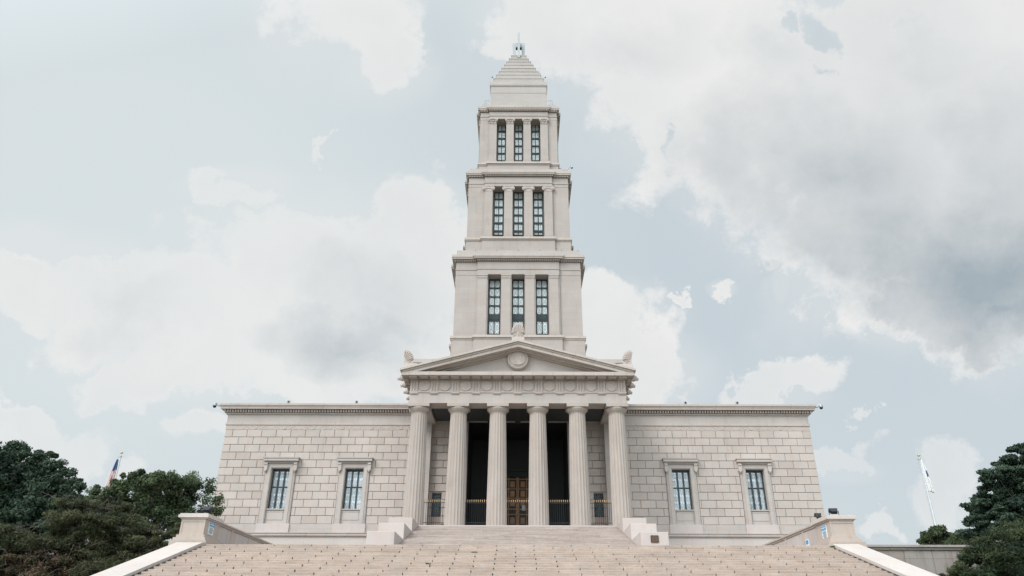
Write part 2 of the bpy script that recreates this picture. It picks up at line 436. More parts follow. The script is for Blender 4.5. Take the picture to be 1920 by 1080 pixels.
sign(-1, 0,0, 979.5,1003, 43.55, 44.25, 'tall white sign with blue heading on the inner face of the left pier', .24, 8)
sign(1, 0,0, 983,1007.5, 43.55, 44.25, 'tall white sign with blue heading on the inner face of the right pier', .24, 8)
def sign_small():
    x = 17.80; y0, y1 = 46.95, 47.45; z1, z0 = 7.62, 6.80
    o = thing('notice_sign', 'narrow white sign with a small blue square on the right parapet', 'sign', (x, 46.7, z0))
    MB().box(x, x+.03, y0, y1, z0, z1).build('sign_board', M['signwhite'], o)
    MB().box(x-.012, x-.001, y0+.05, y1-.05, z1-.26, z1-.05).build('sign_header', M['blue'], o)
    t = MB()
    for k in range(3): t.box(x-.012, x-.001, y0+.18, y0+.27, z1-.40-.14*k, z1-.34-.14*k)
    t.build('text_lines', M['signgrey'], o)
sign_small()
# floodlights on the piers
def floodlight(loc, rz, lab, size=1.0, tilt=-35, grp='floodlights on the stair piers'):
    o = thing('floodlight', lab, 'floodlight', loc, grp)
    k = size
    ca, sa = math.cos(R(tilt)), math.sin(R(tilt))
    def rot(p):
        x, y, z = p; return (x, y*ca - z*sa, y*sa + z*ca + .30*k)
    h = MB(); w, hh, d = .26*k, .13*k, .16*k
    vs = [rot(p) for p in [(-w,-d,-hh),(w,-d,-hh),(w,-d,hh),(-w,-d,hh),(-w*.7,d,-hh*.7),(w*.7,d,-hh*.7),(w*.7,d,hh*.7),(-w*.7,d,hh*.7)]]
    h.add(vs, [(0,1,2,3),(4,7,6,5),(0,4,5,1),(1,5,6,2),(2,6,7,3),(3,7,4,0)])
    for i in range(4):
        zz_ = -hh*.6+i*hh*.4
        vs = [rot(p) for p in [(-w*.6,d+.04*k,zz_),(w*.6,d+.04*k,zz_),(w*.6,d+.04*k,zz_+.02*k),(-w*.6,d+.04*k,zz_+.02*k),(-w*.6,d*.8,zz_),(w*.6,d*.8,zz_),(w*.6,d*.8,zz_+.02*k),(-w*.6,d*.8,zz_+.02*k)]]
        h.add(vs, [(3,2,1,0),(0,1,5,4),(2,3,7,6),(1,2,6,5),(3,0,4,7)])
    h.build('housing', M['iron'], o, local=True)
    l = MB(); vs = [rot(p) for p in [(-w*.86,-d-.012,-hh*.8),(w*.86,-d-.012,-hh*.8),(w*.86,-d-.012,hh*.8),(-w*.86,-d-.012,hh*.8),(-w*.86,-d+.01,-hh*.8),(w*.86,-d+.01,-hh*.8),(w*.86,-d+.01,hh*.8),(-w*.86,-d+.01,hh*.8)]]
    l.add(vs, [(0,1,2,3),(0,4,5,1),(1,5,6,2),(2,6,7,3),(3,7,4,0)]); l.build('lens', M['lens'], o, local=True)
    br = MB(); br.box(-w-.03*k, -w-.004, -.03*k, .03*k, .05*k, .32*k); br.box(w+.004, w+.03*k, -.03*k, .03*k, .05*k, .32*k); br.box(-w-.03*k, w+.03*k, -.09*k, .09*k, 0, .05*k)
    br.build('bracket', M['iron'], o, local=True)
    o.rotation_euler.z = rz
    return o
def pier_top(): return zv(963.5, DP-.15)
floodlight((-17.95, 43.6, pier_top()), R(180), 'black floodlight standing on the left stair pier', 1.0)
floodlight((17.84, 44.95, pier_top()), R(80), 'black floodlight seen from the side at the back inner corner of the right pier', .95, 10)
floodlight((18.22, 43.5, pier_top()), R(175), 'black floodlight with open back standing on the right pier beside the side-on one', .95)
# retaining walls beyond the stair
for s in (-1, 1):
    o = thing('retaining_wall', ('left' if s < 0 else 'right') + '-hand weathered grey granite retaining wall of the terrace beside the trees', 'wall', (s*30, 48, 0), 'terrace retaining walls')
    zt = zv(1019.5, 47.7)
    w = MB(); xa, xb = sorted((s*18.67, s*70)); w.box(xa, xb, 47.95, 48.49, .005, zt-.28)
    x = 18.7
    while x < 60:
        L_ = 1.75
        for (z0, z1) in ((zt-1.95, zt-.285), (zt-2.6, zt-1.97), (zt-3.4, zt-2.62), (zt-4.6, zt-3.42), (zt-6.5, zt-4.62)):
            o2 = random.uniform(-.02,.02)
            w.cham(*sorted((s*(x+.015), s*(x+L_-.015))), 47.9, 47.96, z0, z1, .015, random.uniform(.1,.9))
        x += L_
    w.build('wall_body', M['retain'], o)
    c = MB(); c.box(xa, xb, 47.7, 48.6, zt-.13, zt, .6); c.box(xa, xb, 47.8, 48.55, zt-.279, zt-.131, .2); c.build('coping', M['retain'], o)
# ================================================================== the memorial building
B = thing('memorial_building', 'pale granite columned memorial temple with a stepped tower rising behind its pediment', 'building', (0, DW, TERR))
# ---- portico floor and flight
UY = 59.25                                  # top edge of the upper flight
NU = 22; UR = (FLOOR-TERR)/NU; UT = (UY-46.6)/(NU-1)
us = thing('portico_staircase', 'upper flight of grey speckled granite steps rising to the columned porch', 'staircase', (0, 50, TERR))
sm_ = MB()
for i in range(1, NU):
    zt = FLOOR - i*UR; y0 = UY - i*UT
    xs = [-7.68]; x = -7.68 + random.uniform(1.2, 2.6)
    while x < 7.0: xs.append(x); x += random.uniform(2.1, 2.7)
    xs.append(7.68)
    for a_, b__ in zip(xs[:-1], xs[1:]):
        pts = [(y0, TERR+.006 if False else zt-UR+.004), (y0+UT+.03, zt-UR+.004), (y0+UT+.03, zt), (y0+.02, zt), (y0, zt-.02)]
        sm_.prx(pts, a_+.004, b__-.004, min(1, max(0, random.gauss(.5, .2))))
sm_.build('step_stones', M['step2'], us)
cr = MB(); pr = [(UY-.02, TERR+.01), (UY-.02, FLOOR-UR-.03)]
for i in range(1, NU-1):
    y = UY - i*UT + .02; z = FLOOR - i*UR - .03
    pr += [(y, z), (y, z-UR)]
pr += [(UY-(NU-1)*UT+.04, TERR+.01)]
cr.prx(pr, -7.66, 7.66); cr.build('stair_core', M['step2'], us)
fl = MB(); fl.box(-9.45, 9.45, UY+.25, 66.9, TERR, FLOOR-.30); fl.box(-7.72, 7.72, UY, UY+.6, FLOOR-.28, FLOOR); fl.box(-9.5, 9.5, UY+.61, 74.0, FLOOR-.29, FLOOR)
fl.build('porch_floor', M['block'], B)
for s in (-1, 1):
    k = MB()
    for (y0, ztop) in ((zz[0], zz[1]) for zz in ((47.9, zv(996.7, 47.9)), (51.75, zv(981.3, 51.75)), (55.6, FLOOR+.003))):
        y1 = {47.9: 51.74, 51.75: 55.59, 55.6: UY+.58}[y0]
        k.cham(*sorted((s*7.70, s*9.45)), y0, y1, TERR+.004, ztop, .02, {47.9:.55, 51.75:.65, 55.6:.45}[y0])
    o = thing('stepped_plinth', ('left' if s < 0 else 'right') + '-hand stepped pale granite plinth flanking the porch steps', 'plinth', (s*8.6, 52, TERR), 'stepped plinths beside the porch steps')
    k.build('plinth_blocks', M['block'], o)
x, y, z = at(1227.5, 1010.5, 47.87)
o = thing('bronze_plaque', 'small square dark bronze plaque fixed to the right stepped plinth', 'plaque', (x, y, z-.2))
MB().box(x-.24, x+.24, 47.86, 47.899, z-.21, z+.21).build('plaque_plate', M['plaque'], o)
k = MB()
for a_ in (-1, 1): k.box(x-.24, x+.24, 47.845, 47.859, z+a_*.195-.015, z+a_*.195+.015); k.box(x+a_*.225-.015, x+a_*.225+.015, 47.845, 47.859, z-.178, z+.178)
k.build('plaque_rim', M['bronzed'], o)
k = MB()
for i in range(5): k.box(x-.15, x+.15-.03*(i%2), 47.85, 47.859, z+.11-.055*i, z+.125-.055*i)
k.build('raised_lines', M['plaque'], o)
# ---- columns
ZAB1 = zv(755.2, P); ZAB0 = zv(761.4, P)    # abacus
XC = [-8.43, -5.07, -1.70, 1.70, 5.07, 8.43]
RB, RT = .835, .675
Hc = ZAB0 - FLOOR
def fluted(n=20, seg=6):
    vs, fs = [], []
    zs = [0, .04] + [(Hc-.50)*t for t in (.12,.25,.34,.342,.344,.346,.5,.64,.665,.667,.669,.671,.8,.9,1.0)]
    groove = {(Hc-.50)*.342, (Hc-.50)*.344, (Hc-.50)*.667, (Hc-.50)*.669}
    m = n*seg
    for z in zs:
        t = z/Hc; r = RB - (RB-RT)*(t**1.35)
        if z in groove: r -= .012
        for i in range(m):
            a = 2*math.pi*i/m; q = (i % seg)/seg
            rr = r - .062*r*(math.sin(math.pi*q)**.8 if 0 < q < 1 else 0)
            vs.append((rr*math.cos(a), rr*math.sin(a), z))
    for j in range(len(zs)-1):
        for i in range(m): fs.append((j*m+i, j*m+(i+1) % m, (j+1)*m+(i+1) % m, (j+1)*m+i))
    return vs, fs, m, len(zs)
vs, fs, m_, nz = fluted()
sh = MB(); sh.add(vs, fs, .5, False); sh.add(vs[-m_:], [tuple(range(m_))])
capm = MB()
z0 = Hc-.50
capm.lathe(0, 0, [(RT*.99, z0-.004), (RT*1.0, z0+.03), (RT*1.03, z0+.05), (RT*1.01, z0+.07), (RT*1.06, z0+.09), (RT*1.20, z0+.22), (RT*1.32, z0+.33), (RT*1.375, Hc-.10), (RT*1.37, Hc-.04), (RT*1.32, Hc-.004)], 40)
capm.cham(-.93, .93, -.93, .93, Hc, Hc+(ZAB1-ZAB0), .012, .7)
c0 = sh.build('column', M['column'], B, loc=(XC[0], P+.93, FLOOR))
k = capm.build('capital', M['column'], c0, local=True)
for xc in XC[1:]: dup(c0, (xc, P+.93, FLOOR), parent=B)
# ---- entablature
ZA0, ZA1 = ZAB1+.003, zv(736.7, P+.12)      # architrave
ZT = zv(733.8, P+.05); ZF1 = zv(710.5, P+.12); ZC0 = zv(703.5, 59.15); ZC1 = zv(696.7, 59.15)
XA = hwx(203.2, 745, P+.12)
en = MB(); en.box(-XA, XA, P+.12, P+1.72, ZA0, ZA1-.003); en.box(-XA, -XA+1.6, P+1.721, DW-.02, ZA0, ZA1-.003); en.box(XA-1.6, XA, P+1.721, DW-.02, ZA0, ZA1-.003)
E = en.build('entablature', M['smooth'], B)
fr = MB(); fr.box(-XA, XA, P+.13, DW-.03, ZT+.001, ZF1+.28)
fr.box(-XA+1.61, XA-1.61, P+1.8, DW-.04, ZA1, ZT); fr.build('frieze', M['carve'], E)
tn = MB(); tn.box(-XA-.05, XA+.05, P+.05, DW-.03, ZA1, ZT); tn.build('taenia', M['trim'], E)
XTR = [ (i-5)*hwx(39.15, 722, P) for i in range(11)]
XTR[0] = -XA+.34; XTR[-1] = XA-.34
tg = MB(); tw = .335; z0, z1 = ZT+.002, ZF1-.02
pts = []
g3 = tw*2/3
prof_ = [(-tw, .04), (-tw+.05, 0)]
for c_ in (-tw/3, tw/3): prof_ += [(c_-.075, 0), (c_, .075), (c_+.075, 0)]
prof_ += [(tw-.05, 0), (tw, .04), (tw, .10), (-tw, .10)]
tg.prz(prof_, z0, z1-.16); tg.box(-tw, tw, -.01, .10, z1-.159, z1)
rg = MB(); rg.box(-tw, tw, -.015, .10, ZA1-.075, ZA1-.003)
for q in range(6): rg.tube((-tw+tw/6+q*tw/3, .045, ZA1-.08), (-tw+tw/6+q*tw/3, .035, ZA1-.15), .035, .048, 8)
t0 = tg.build('triglyph', M['carve'], E, loc=(XTR[0], P+.03, 0)); r0 = rg.build('regula', M['trim'], E, loc=(XTR[0], P+.03, 0))
for x in XTR[1:]: dup(t0, (x, P+.03, 0), parent=E); dup(r0, (x, P+.03, 0), parent=E)
for s in (-1, 1):
    for q in range(3):
        for src in (t0, r0):
            c = dup(src, (s*(XA+.09), P+1.9+q*1.75, 0), parent=E, rz=s*R(90))
md = MB(); rr = hwx(10.9, 722, P); zc_ = zv(722.3, P)
md.latheY(0, 0, [(rr, .06), (rr, -.02), (rr-.03, -.045), (rr-.07, -.045), (rr-.09, -.02), (rr-.14, -.03), (0.05, -.055)], 32)
m0 = md.build('metope_disc', M['carve'], E, loc=((XTR[0]+XTR[1])/2, P+.10, zc_))
for i in range(1, 10): dup(m0, ((XTR[i]+XTR[i+1])/2, P+.10, zc_), parent=E)
# cornice with mutules
XCN = hwx(218.2, 700, 59.15)
cn = MB(); cn.box(-XCN, XCN, 59.15, DW-.4, ZC0+.012, ZC1); bm2 = MB(); bm2.box(-XCN+.06, XCN-.06, 59.21, DW-.4, ZC0-.05, ZC0+.011, .5)
bm2.box(-XA-.14, XA+.14, P-.03, DW-.4, ZF1-.02, ZF1+.10, .3); bm2.box(-XA-.22, XA+.22, P-.12, DW-.4, ZF1+.101, ZF1+.27, .5)
CN = cn.build('cornice', M['trim'], E); bm2.build('bed_moulding', M['grime_shade2'], E)
mu = MB()
nm = 22
for i in range(nm-1):
    x = (i-(nm-2)/2)*(XTR[6]-XTR[5])/2
    mu.box(x-.34, x+.34, 59.3, P-.13, ZC0-.12, ZC0-.051, .35)
    for a_ in range(5):
        for b_ in range(2): mu.tube((x-.26+a_*.13, 59.42+b_*.2, ZC0-.12), (x-.26+a_*.13, 59.42+b_*.2, ZC0-.16), .03, .036, 6)
for s in (-1, 1):
    for q in range(7):
        y = P+.25+q*.9
        mu.box(*sorted((s*(XA+.2), s*(XCN-.15))), y-.34, y+.34, ZC0-.12, ZC0-.051, .35)
mu.build('mutules', M['carve'], E)
# lion heads along the flanks
lh = MB(); lh.ball((0,0,0), .26, .2, .25, 10, 8); lh.ball((.20,0,-.05), .15, .11, .12, 8, 6); lh.ball((-.05,.17,.17), .08); lh.ball((-.05,-.17,.17), .08); lh.ball((-.12,0,0), .22, .28, .30, 10, 7); lh.ball((.22,0,-.17), .10, .08, .07, 8, 5)
l0 = lh.build('lion_head_spout', M['carve'], E, loc=(XCN+.12, 59.9, ZC0+.0))
for s in (-1, 1):
    for q in range(4):
        if s == 1 and q == 0: continue
        dup(l0, (s*(XCN+.12), 59.9+q*1.86, ZC0), parent=E, rz=0 if s > 0 else R(180))
# ---- pediment
YP = 58.95
xt, _, zt_o = at(750.8, 690.0, YP); xt = abs(hwx(221.2, 690, YP))
zap = zv(635.8, YP)
pd = MB()
slope = (zap-zt_o)/xt
zb = ZC1 + .003
# tympanum and gable roof behind
ty = MB(); XTM = XA+.1
zi_ap = zv(648.6, YP+.1)                    # lower edge of the raking fascia at the axis
ty.pry([(-XA+.0, zb), (XA, zb), (XA*.2, zb+ (XA*.8)*slope), (0, zap-.62), (-XA*.2, zb+(XA*.8)*slope)][0:2] + [(0, zb + XA*slope)], P+.35, DW+1)
PD = ty.build('pediment', M['smooth'], B)
rk = MB()
def rake(mb, off0, off1, y0, y1, ext, tint=.5):
    # strip between offsets below the outer rake line
    zo = lambda x: zap - slope*abs(x)
    for s in (-1, 1):
        xe = xt - ext
        pts = [(0, zap-off1), (s*xe, zo(xe)-off1), (s*xe, zo(xe)-off0), (0, zap-off0)]
        # clip against the horizontal cornice
        z_low = zb
        if pts[1][1] < z_low:
            xk = (zap-off1-z_low)/slope
            pts = [(0, zap-off1), (s*min(xk, xe), z_low if xk < xe else pts[1][1]), (s*xe, z_low), (s*xe, max(zo(xe)-off0, z_low+.01)), (0, zap-off0)]
        if s < 0: pts = pts[::-1]
        mb.pry(pts, y0, y1, tint)
th = (zap - zi_ap)
rake(rk, 0, th*.30, YP-.0, DW, 0, .6); rake(rk, th*.302, th*.56, YP+.14, DW-.01, .16, .35); rake(rk, th*.562, th*1.0, YP+.22, DW-.02, .1, .6)
rake(rk, th*1.002, th*1.25, YP+.75, P+.36, .8, .3); rake(rk, th*1.252, th*1.42, P+.1, P+.36, .9, .45)
rk.build('raking_cornice', M['trim'], PD)
ml = MB(); zc_ = zv(673.4, P+.05); rr = hwx(20.6, 673, P)
ml.latheY(0, zc_, [(rr, P+.36), (rr, P+.12), (rr-.04, P-.0), (rr-.12, P-.10), (rr-.18, P-.08), (rr-.20, P-.01), (rr-.23, P-.06), (rr*.6, P-.13), (.05, P-.15)], 48)
# low relief head in profile, facing left
head = [(-.30,-.50),(.10,-.55),(.36,-.46),(.24,-.30),(.20,-.14),(.30,-.02),(.33,.16),(.28,.33),(.14,.44),(-.04,.46),(-.17,.40),(-.23,.29),(-.245,.19),(-.25,.13),(-.30,.04),(-.315,.01),(-.265,-.015),(-.28,-.06),(-.26,-.09),(-.275,-.13),(-.24,-.17),(-.25,-.23),(-.21,-.28),(-.10,-.28),(-.12,-.38)]
ml.pry([(x*1.05, zc_+z*1.05) for x, z in head], P-.175, P-.055, .6)
ml.box(-.22, -.12, P-.183, P-.1751, zc_+.10, zc_+.125, 0); ml.box(.02,.10, P-.183, P-.1751, zc_-.06, zc_+.06, .2)
ml.build('medallion', M['carve'], PD)
for k_ in range(-9, 10):
    pass
# acroteria
def palmette(half, hgt, wid):
    """fan of fronds over a scrolled foot; the half one keeps only its inner side"""
    a = MB(); w = wid/2; zc = hgt*.30
    n = 11; outline = []
    def rad(t): return 1/math.sqrt((math.cos(t)/w)**2 + (math.sin(t)/(hgt*.70))**2)
    for i in range(n*6+1):
        t = math.pi*i/(n*6); r = rad(t)*(.93 + .07*abs(math.sin(t*n)))
        outline.append((r*math.cos(t), zc + r*math.sin(t)))
    outline += [(-w*.72, hgt*.20), (-w*.95, hgt*.10), (-w*.98, 0), (w*.98, 0), (w*.95, hgt*.10), (w*.72, hgt*.20)]
    if half: outline = [(max(0, x), z) for x, z in outline]
    cl = []
    for p_ in outline:
        if not cl or abs(p_[0]-cl[-1][0])+abs(p_[1]-cl[-1][1]) > 1e-4: cl.append(p_)
    while half and len(cl) > 3 and cl[-1][0] == 0 and cl[-2][0] == 0: cl.pop()
    a.pry(cl, .0, .22, .35)
    for i in range(n):
        t = math.pi*(i+.5)/n
        if half and t > math.pi/2+.05: continue
        R_ = rad(t)*.90; pts, rr_ = [], []
        for q, (f, k) in enumerate(((.22,.012),(.45,.028),(.70,.048),(.88,.056),(.97,.034))):
            pts.append((max(0, R_*f*math.cos(t)) if half else R_*f*math.cos(t), -.005, zc + R_*f*math.sin(t))); rr_.append(k*wid*1.15)
        a.path(pts, rr_, 8, .6)
    for s in ((1,) if half else (-1, 1)):
        for i in range(9):
            t = i/9*5.5 + .5; r_ = .04+.018*i
            a.ball((s*(w*.60+r_*math.cos(t)*wid*.45), -.01, hgt*.12+r_*math.sin(t)*wid*.45), .035*wid, .05, .035*wid, 8, 5, .5)
        a.tube((s*w*.3, -.01, hgt*.22), (s*w*.8, -.01, hgt*.26), .03*wid, .02*wid, 6, .5)
    a.lathe(0, .0, [(.05*wid, 0), (.07*wid, hgt*.15), (.04*wid, hgt*.3)], 8) if not half else None
    return a
ya = YP+.5
zt1 = zv(604.6, ya); zt0 = zv(632, ya)
a0 = palmette(False, zt1-zt0, hwx(25, 618, ya)).build('acroterion', M['carve'], B, loc=(0, ya, zt0))
bb = MB(); w_ = hwx(11.7, 634, ya); bb.box(-w_, w_, ya-.12, ya+.6, zap-.25, zt0-.001); bb.build('acroterion_base', M['block'], a0) if False else None
o = bb.build('base_block', M['block'], B)
for s in (-1, 1):
    zt1 = zv(655.8, ya); zt0 = zv(682, ya); xo_ = hwx(213.6, 682, ya); wd = hwx(17, 670, ya)
    a1 = palmette(True, zt1-zt0, wd*2).build('acroterion', M['carve'], B, loc=(s*xo_, ya, zt0))
    if s > 0: a1.scale.x = -1
    bb = MB(); bb.box(*sorted((s*(xo_+.08), s*(xo_-wd-.35))), ya-.08, ya+1.6, zt_o-.02, zt0-.001)
    bb.build('base_block', M['block'], B)
# attic of the hall behind the portico
ZAT = zv(674.2, 72); XAT = hwx(200.5, 674, 72)
at_m = MB(); at_m.box(-XAT, XAT, 72, 86, zv(788, DW-.3)+.6, ZAT-.4); at_m.box(-XAT-.12, XAT+.12, 71.85, 86, ZAT-.399, ZAT, .6); at_m.build('attic', M['smooth'], B)
# ---- wings
ZW_C1 = zv(757.0, DW-.74); ZW_C0 = zv(766.5, DW-.74)
ZW_d0 = zv(774.3, DW-.2); ZW_f = zv(778.3, DW-.1)
ZW_l = zv(795.6, DW); ZW_l1 = zv(792.8, DW-.05); ZW_b1 = zv(798.3, DW); ZW_b0 = zv(807, DW)
ZB0 = zv(983.4, DW-.05)                     # bottom of courses
ZM1, ZM0 = zv(999.2, DW-.55), zv(1007.6, DW-.5)
NROW = 12; RH = (ZW_b0-ZB0)/NROW
WINX = [14.80, 21.50]
ZG1, ZG0 = zv(879.6, DW), zv(955.2, DW)     # window opening
SH = 1.37                                   # half width of the surround
ZS1 = zv(866.6, DW-.1)                      # top of surround
GW = .83                                    # half opening
for s in (-1, 1):
    w = MB()
    def bx(x0, x1, y0, y1, z0, z1, t=.5, mb=None): (mb or w).box(*sorted((s*x0, s*x1)), y0, y1, z0, z1, t)
    # backing wall with openings (joint colour shows between the stones)
    edges = [9.3] + [e for c in WINX for e in (c-GW-.05, c+GW+.05)] + [XW-.03]
    bk = MB()
    for a_, b__ in ((9.2, WINX[0]-GW-.05), (WINX[0]+GW+.05, WINX[1]-GW-.05), (WINX[1]+GW+.05, XW-.03)):
        bx(a_, b__, DW+.0, DW+.8, ZB0, ZW_b0, mb=bk)
    for c in WINX:
        bx(c-GW-.05, c+GW+.05, DW, DW+.8, ZG1+.05, ZW_b0, mb=bk); bx(c-GW-.05, c+GW+.05, DW, DW+.8, ZB0, ZG0-.05, mb=bk)
    bx(9.2, XW-.03, DW+.81, 104, TERR, ZW_C1-.2, mb=bk)
    W = bk.build('wing_wall', M['joint'], B)
    if s < 0: W['label'] = 'left wing wall of coursed blocks'
    else: W['label'] = 'right wing wall of coursed blocks'
    # stones
    rnd = random.Random(5 if s < 0 else 9)
    bl = 1.352
    for r_ in range(NROW):
        zb_, zt_ = ZB0 + r_*RH, ZB0 + (r_+1)*RH
        # row 11 (top) starts at the corner with a half stone on the left wing
        start = XW - (bl*.52 if r_ % 2 == 1 else bl)
        cuts = [XW]; x = start
        while x > 9.2: cuts.append(x); x -= bl
        cuts.append(9.15)
        for hi, lo in zip(cuts[:-1], cuts[1:]):
            segs = [(lo, hi)]
            for c in WINX:
                sh_ = SH + .02 if zt_ <= ZS1+.25 else 0
                if zt_ > ZS1+.25: continue
                ns = []
                for a_, b__ in segs:
                    if b__ <= c-sh_ or a_ >= c+sh_: ns.append((a_, b__)); continue
                    if a_ < c-sh_: ns.append((a_, c-sh_))
                    if b__ > c+sh_: ns.append((c+sh_, b__))
                segs = ns
            for a_, b__ in segs:
                if b__-a_ < .08: continue
                e0, e1 = (.016 if a_ > 9.2 else 0), (.016 if b__ < XW-.01 else 0)
                w.cham(*sorted((s*(a_+e0), s*(b__-e1))), DW-.075, DW, zb_+.018, zt_-.018, .020, min(1, max(0, rnd.gauss(.5, .19))))
    # return of the end wall
    for r_ in range(NROW):
        zb_, zt_ = ZB0 + r_*RH, ZB0 + (r_+1)*RH
        y = DW + .002 + (.0 if r_ % 2 else .0)
        while y < 100:
            L_ = bl*(.52 if (r_ % 2 == 0 and y < DW+.01) else 1)
            w.box(*sorted((s*(XW-.03), s*(XW+.0))), y+.026, y+L_-.026, zb_+.028, zt_-.028, min(1, max(0, rnd.gauss(.5, .19))))
            y += L_
    w.build('stone_courses', M['wall'], W)
    # entablature of the wing
    e = MB()
    bx(9.1, XW+.02, DW-.06, 104.1, ZW_l, ZW_f+.3, mb=e)                     # frieze
    bx(9.1, XW+.07, DW-.12, 104.2, ZW_l-.06, ZW_l1+.05, .6, mb=e) if False else None
    e.build('frieze', M['smooth'], W)
    t = MB(); bx(9.1, XW+.09, DW-.14, 104.2, ZW_b1-.0, ZW_l-.001, .5, mb=t); bx(9.1, XW+.04, DW-.10, 104.15, ZW_l, ZW_l+.09, .6, mb=t)
    t.build('string_course', M['trim'], W)
    od = MB(); bx(9.1, XW+.01, DW-.075, 104.1, ZW_b0+.0, ZW_b1-.001, .5, mb=od)
    zc_ = (ZW_b0+ZW_b1)/2; hb = (ZW_b1-ZW_b0)*.42
    x = 10.9
    while x < XW-.5:
        od.latheY(s*x, zc_, [(hb, DW-.074), (hb, DW-.10), (hb*.85, DW-.115), (hb*.7, DW-.09), (hb*.3, DW-.09), (.02, DW-.12)], 16, .55)
        for q in range(1, 6):
            for sg in (-1, 1):
                xx = x + sg*(hb*.9 + q*.19)
                od.ball((s*xx, DW-.076, zc_ + hb*.5*math.sin(q*2.1)), .10, .02, .05, 8, 4, .5)
        x += 2.71
    od.build('carved_band', M['carve'], W)
    c = MB()
    bx(9.1, XW+.16, DW-.17, 104.3, ZW_f, ZW_d0-.004, .35, mb=c)
    bm2 = MB(); bx(9.1, XW+.09, DW-.09, 104.3, ZW_d0-.003, ZW_C0+.0, .5, mb=bm2); bm2.build('dentil_bed', M['grime_shade'], W)
    bx(9.1, XW+.62, DW-.62, 104.8, ZW_C0+.001, ZW_C0+.18, .45, mb=c)
    bx(9.1, XW+.67, DW-.67, 104.9, ZW_C0+.181, (ZW_C0+ZW_C1)/2+.06, .5, mb=c)
    bx(9.1, XW+.74, DW-.74, 105, (ZW_C0+ZW_C1)/2+.061, ZW_C1, .6, mb=c)
    c.build('cornice', M['trim'], W)
    d = MB(); x = 9.6
    sp_ = .247
    while x < XW+.3:
        bx(x, x+.135, DW-.40, DW-.10, ZW_d0+.004, ZW_C0-.03, .6, mb=d); x += sp_
    y = DW-.1
    while y < 100:
        bx(XW+.091, XW+.38, y, y+.135, ZW_d0+.004, ZW_C0-.03, .6, mb=d); y += sp_
    d.build('dentils', M['carve'], W)
    # foot of the wing
    f = MB()
    bx(9.46, XW+.06, DW-.13, 104, zv(998.6, DW-.1)-.1, ZB0-.002, .6, mb=f)
    f.build('base_course', M['smooth'], W)
    f = MB(); dz_ = ZM1-ZM0
    bx(9.46, XW+.53, DW-.55, 104.4, ZM1-.13*dz_, ZM1, .6, mb=f); bx(9.46, XW+.48, DW-.49, 104.4, ZM1-.70*dz_, ZM1-.132*dz_, .6, mb=f)
    bx(9.46, XW+.36, DW-.36, 104.4, ZM0-.02, ZM1-.702*dz_, .3, mb=f)
    f.build('base_moulding', M['trim'], W)
    f = MB(); bx(9.46, XW+.32, DW-.33, 104.3, TERR, ZM0-.021, mb=f); f.build('socle', M['cheek'], W)
    f = MB(); bx(XA+.0, XW+.3, DW+.2, 104.2, ZW_C1-.19, ZW_C1-.012, mb=f); f.build('flat_roof', M['retain'], W)
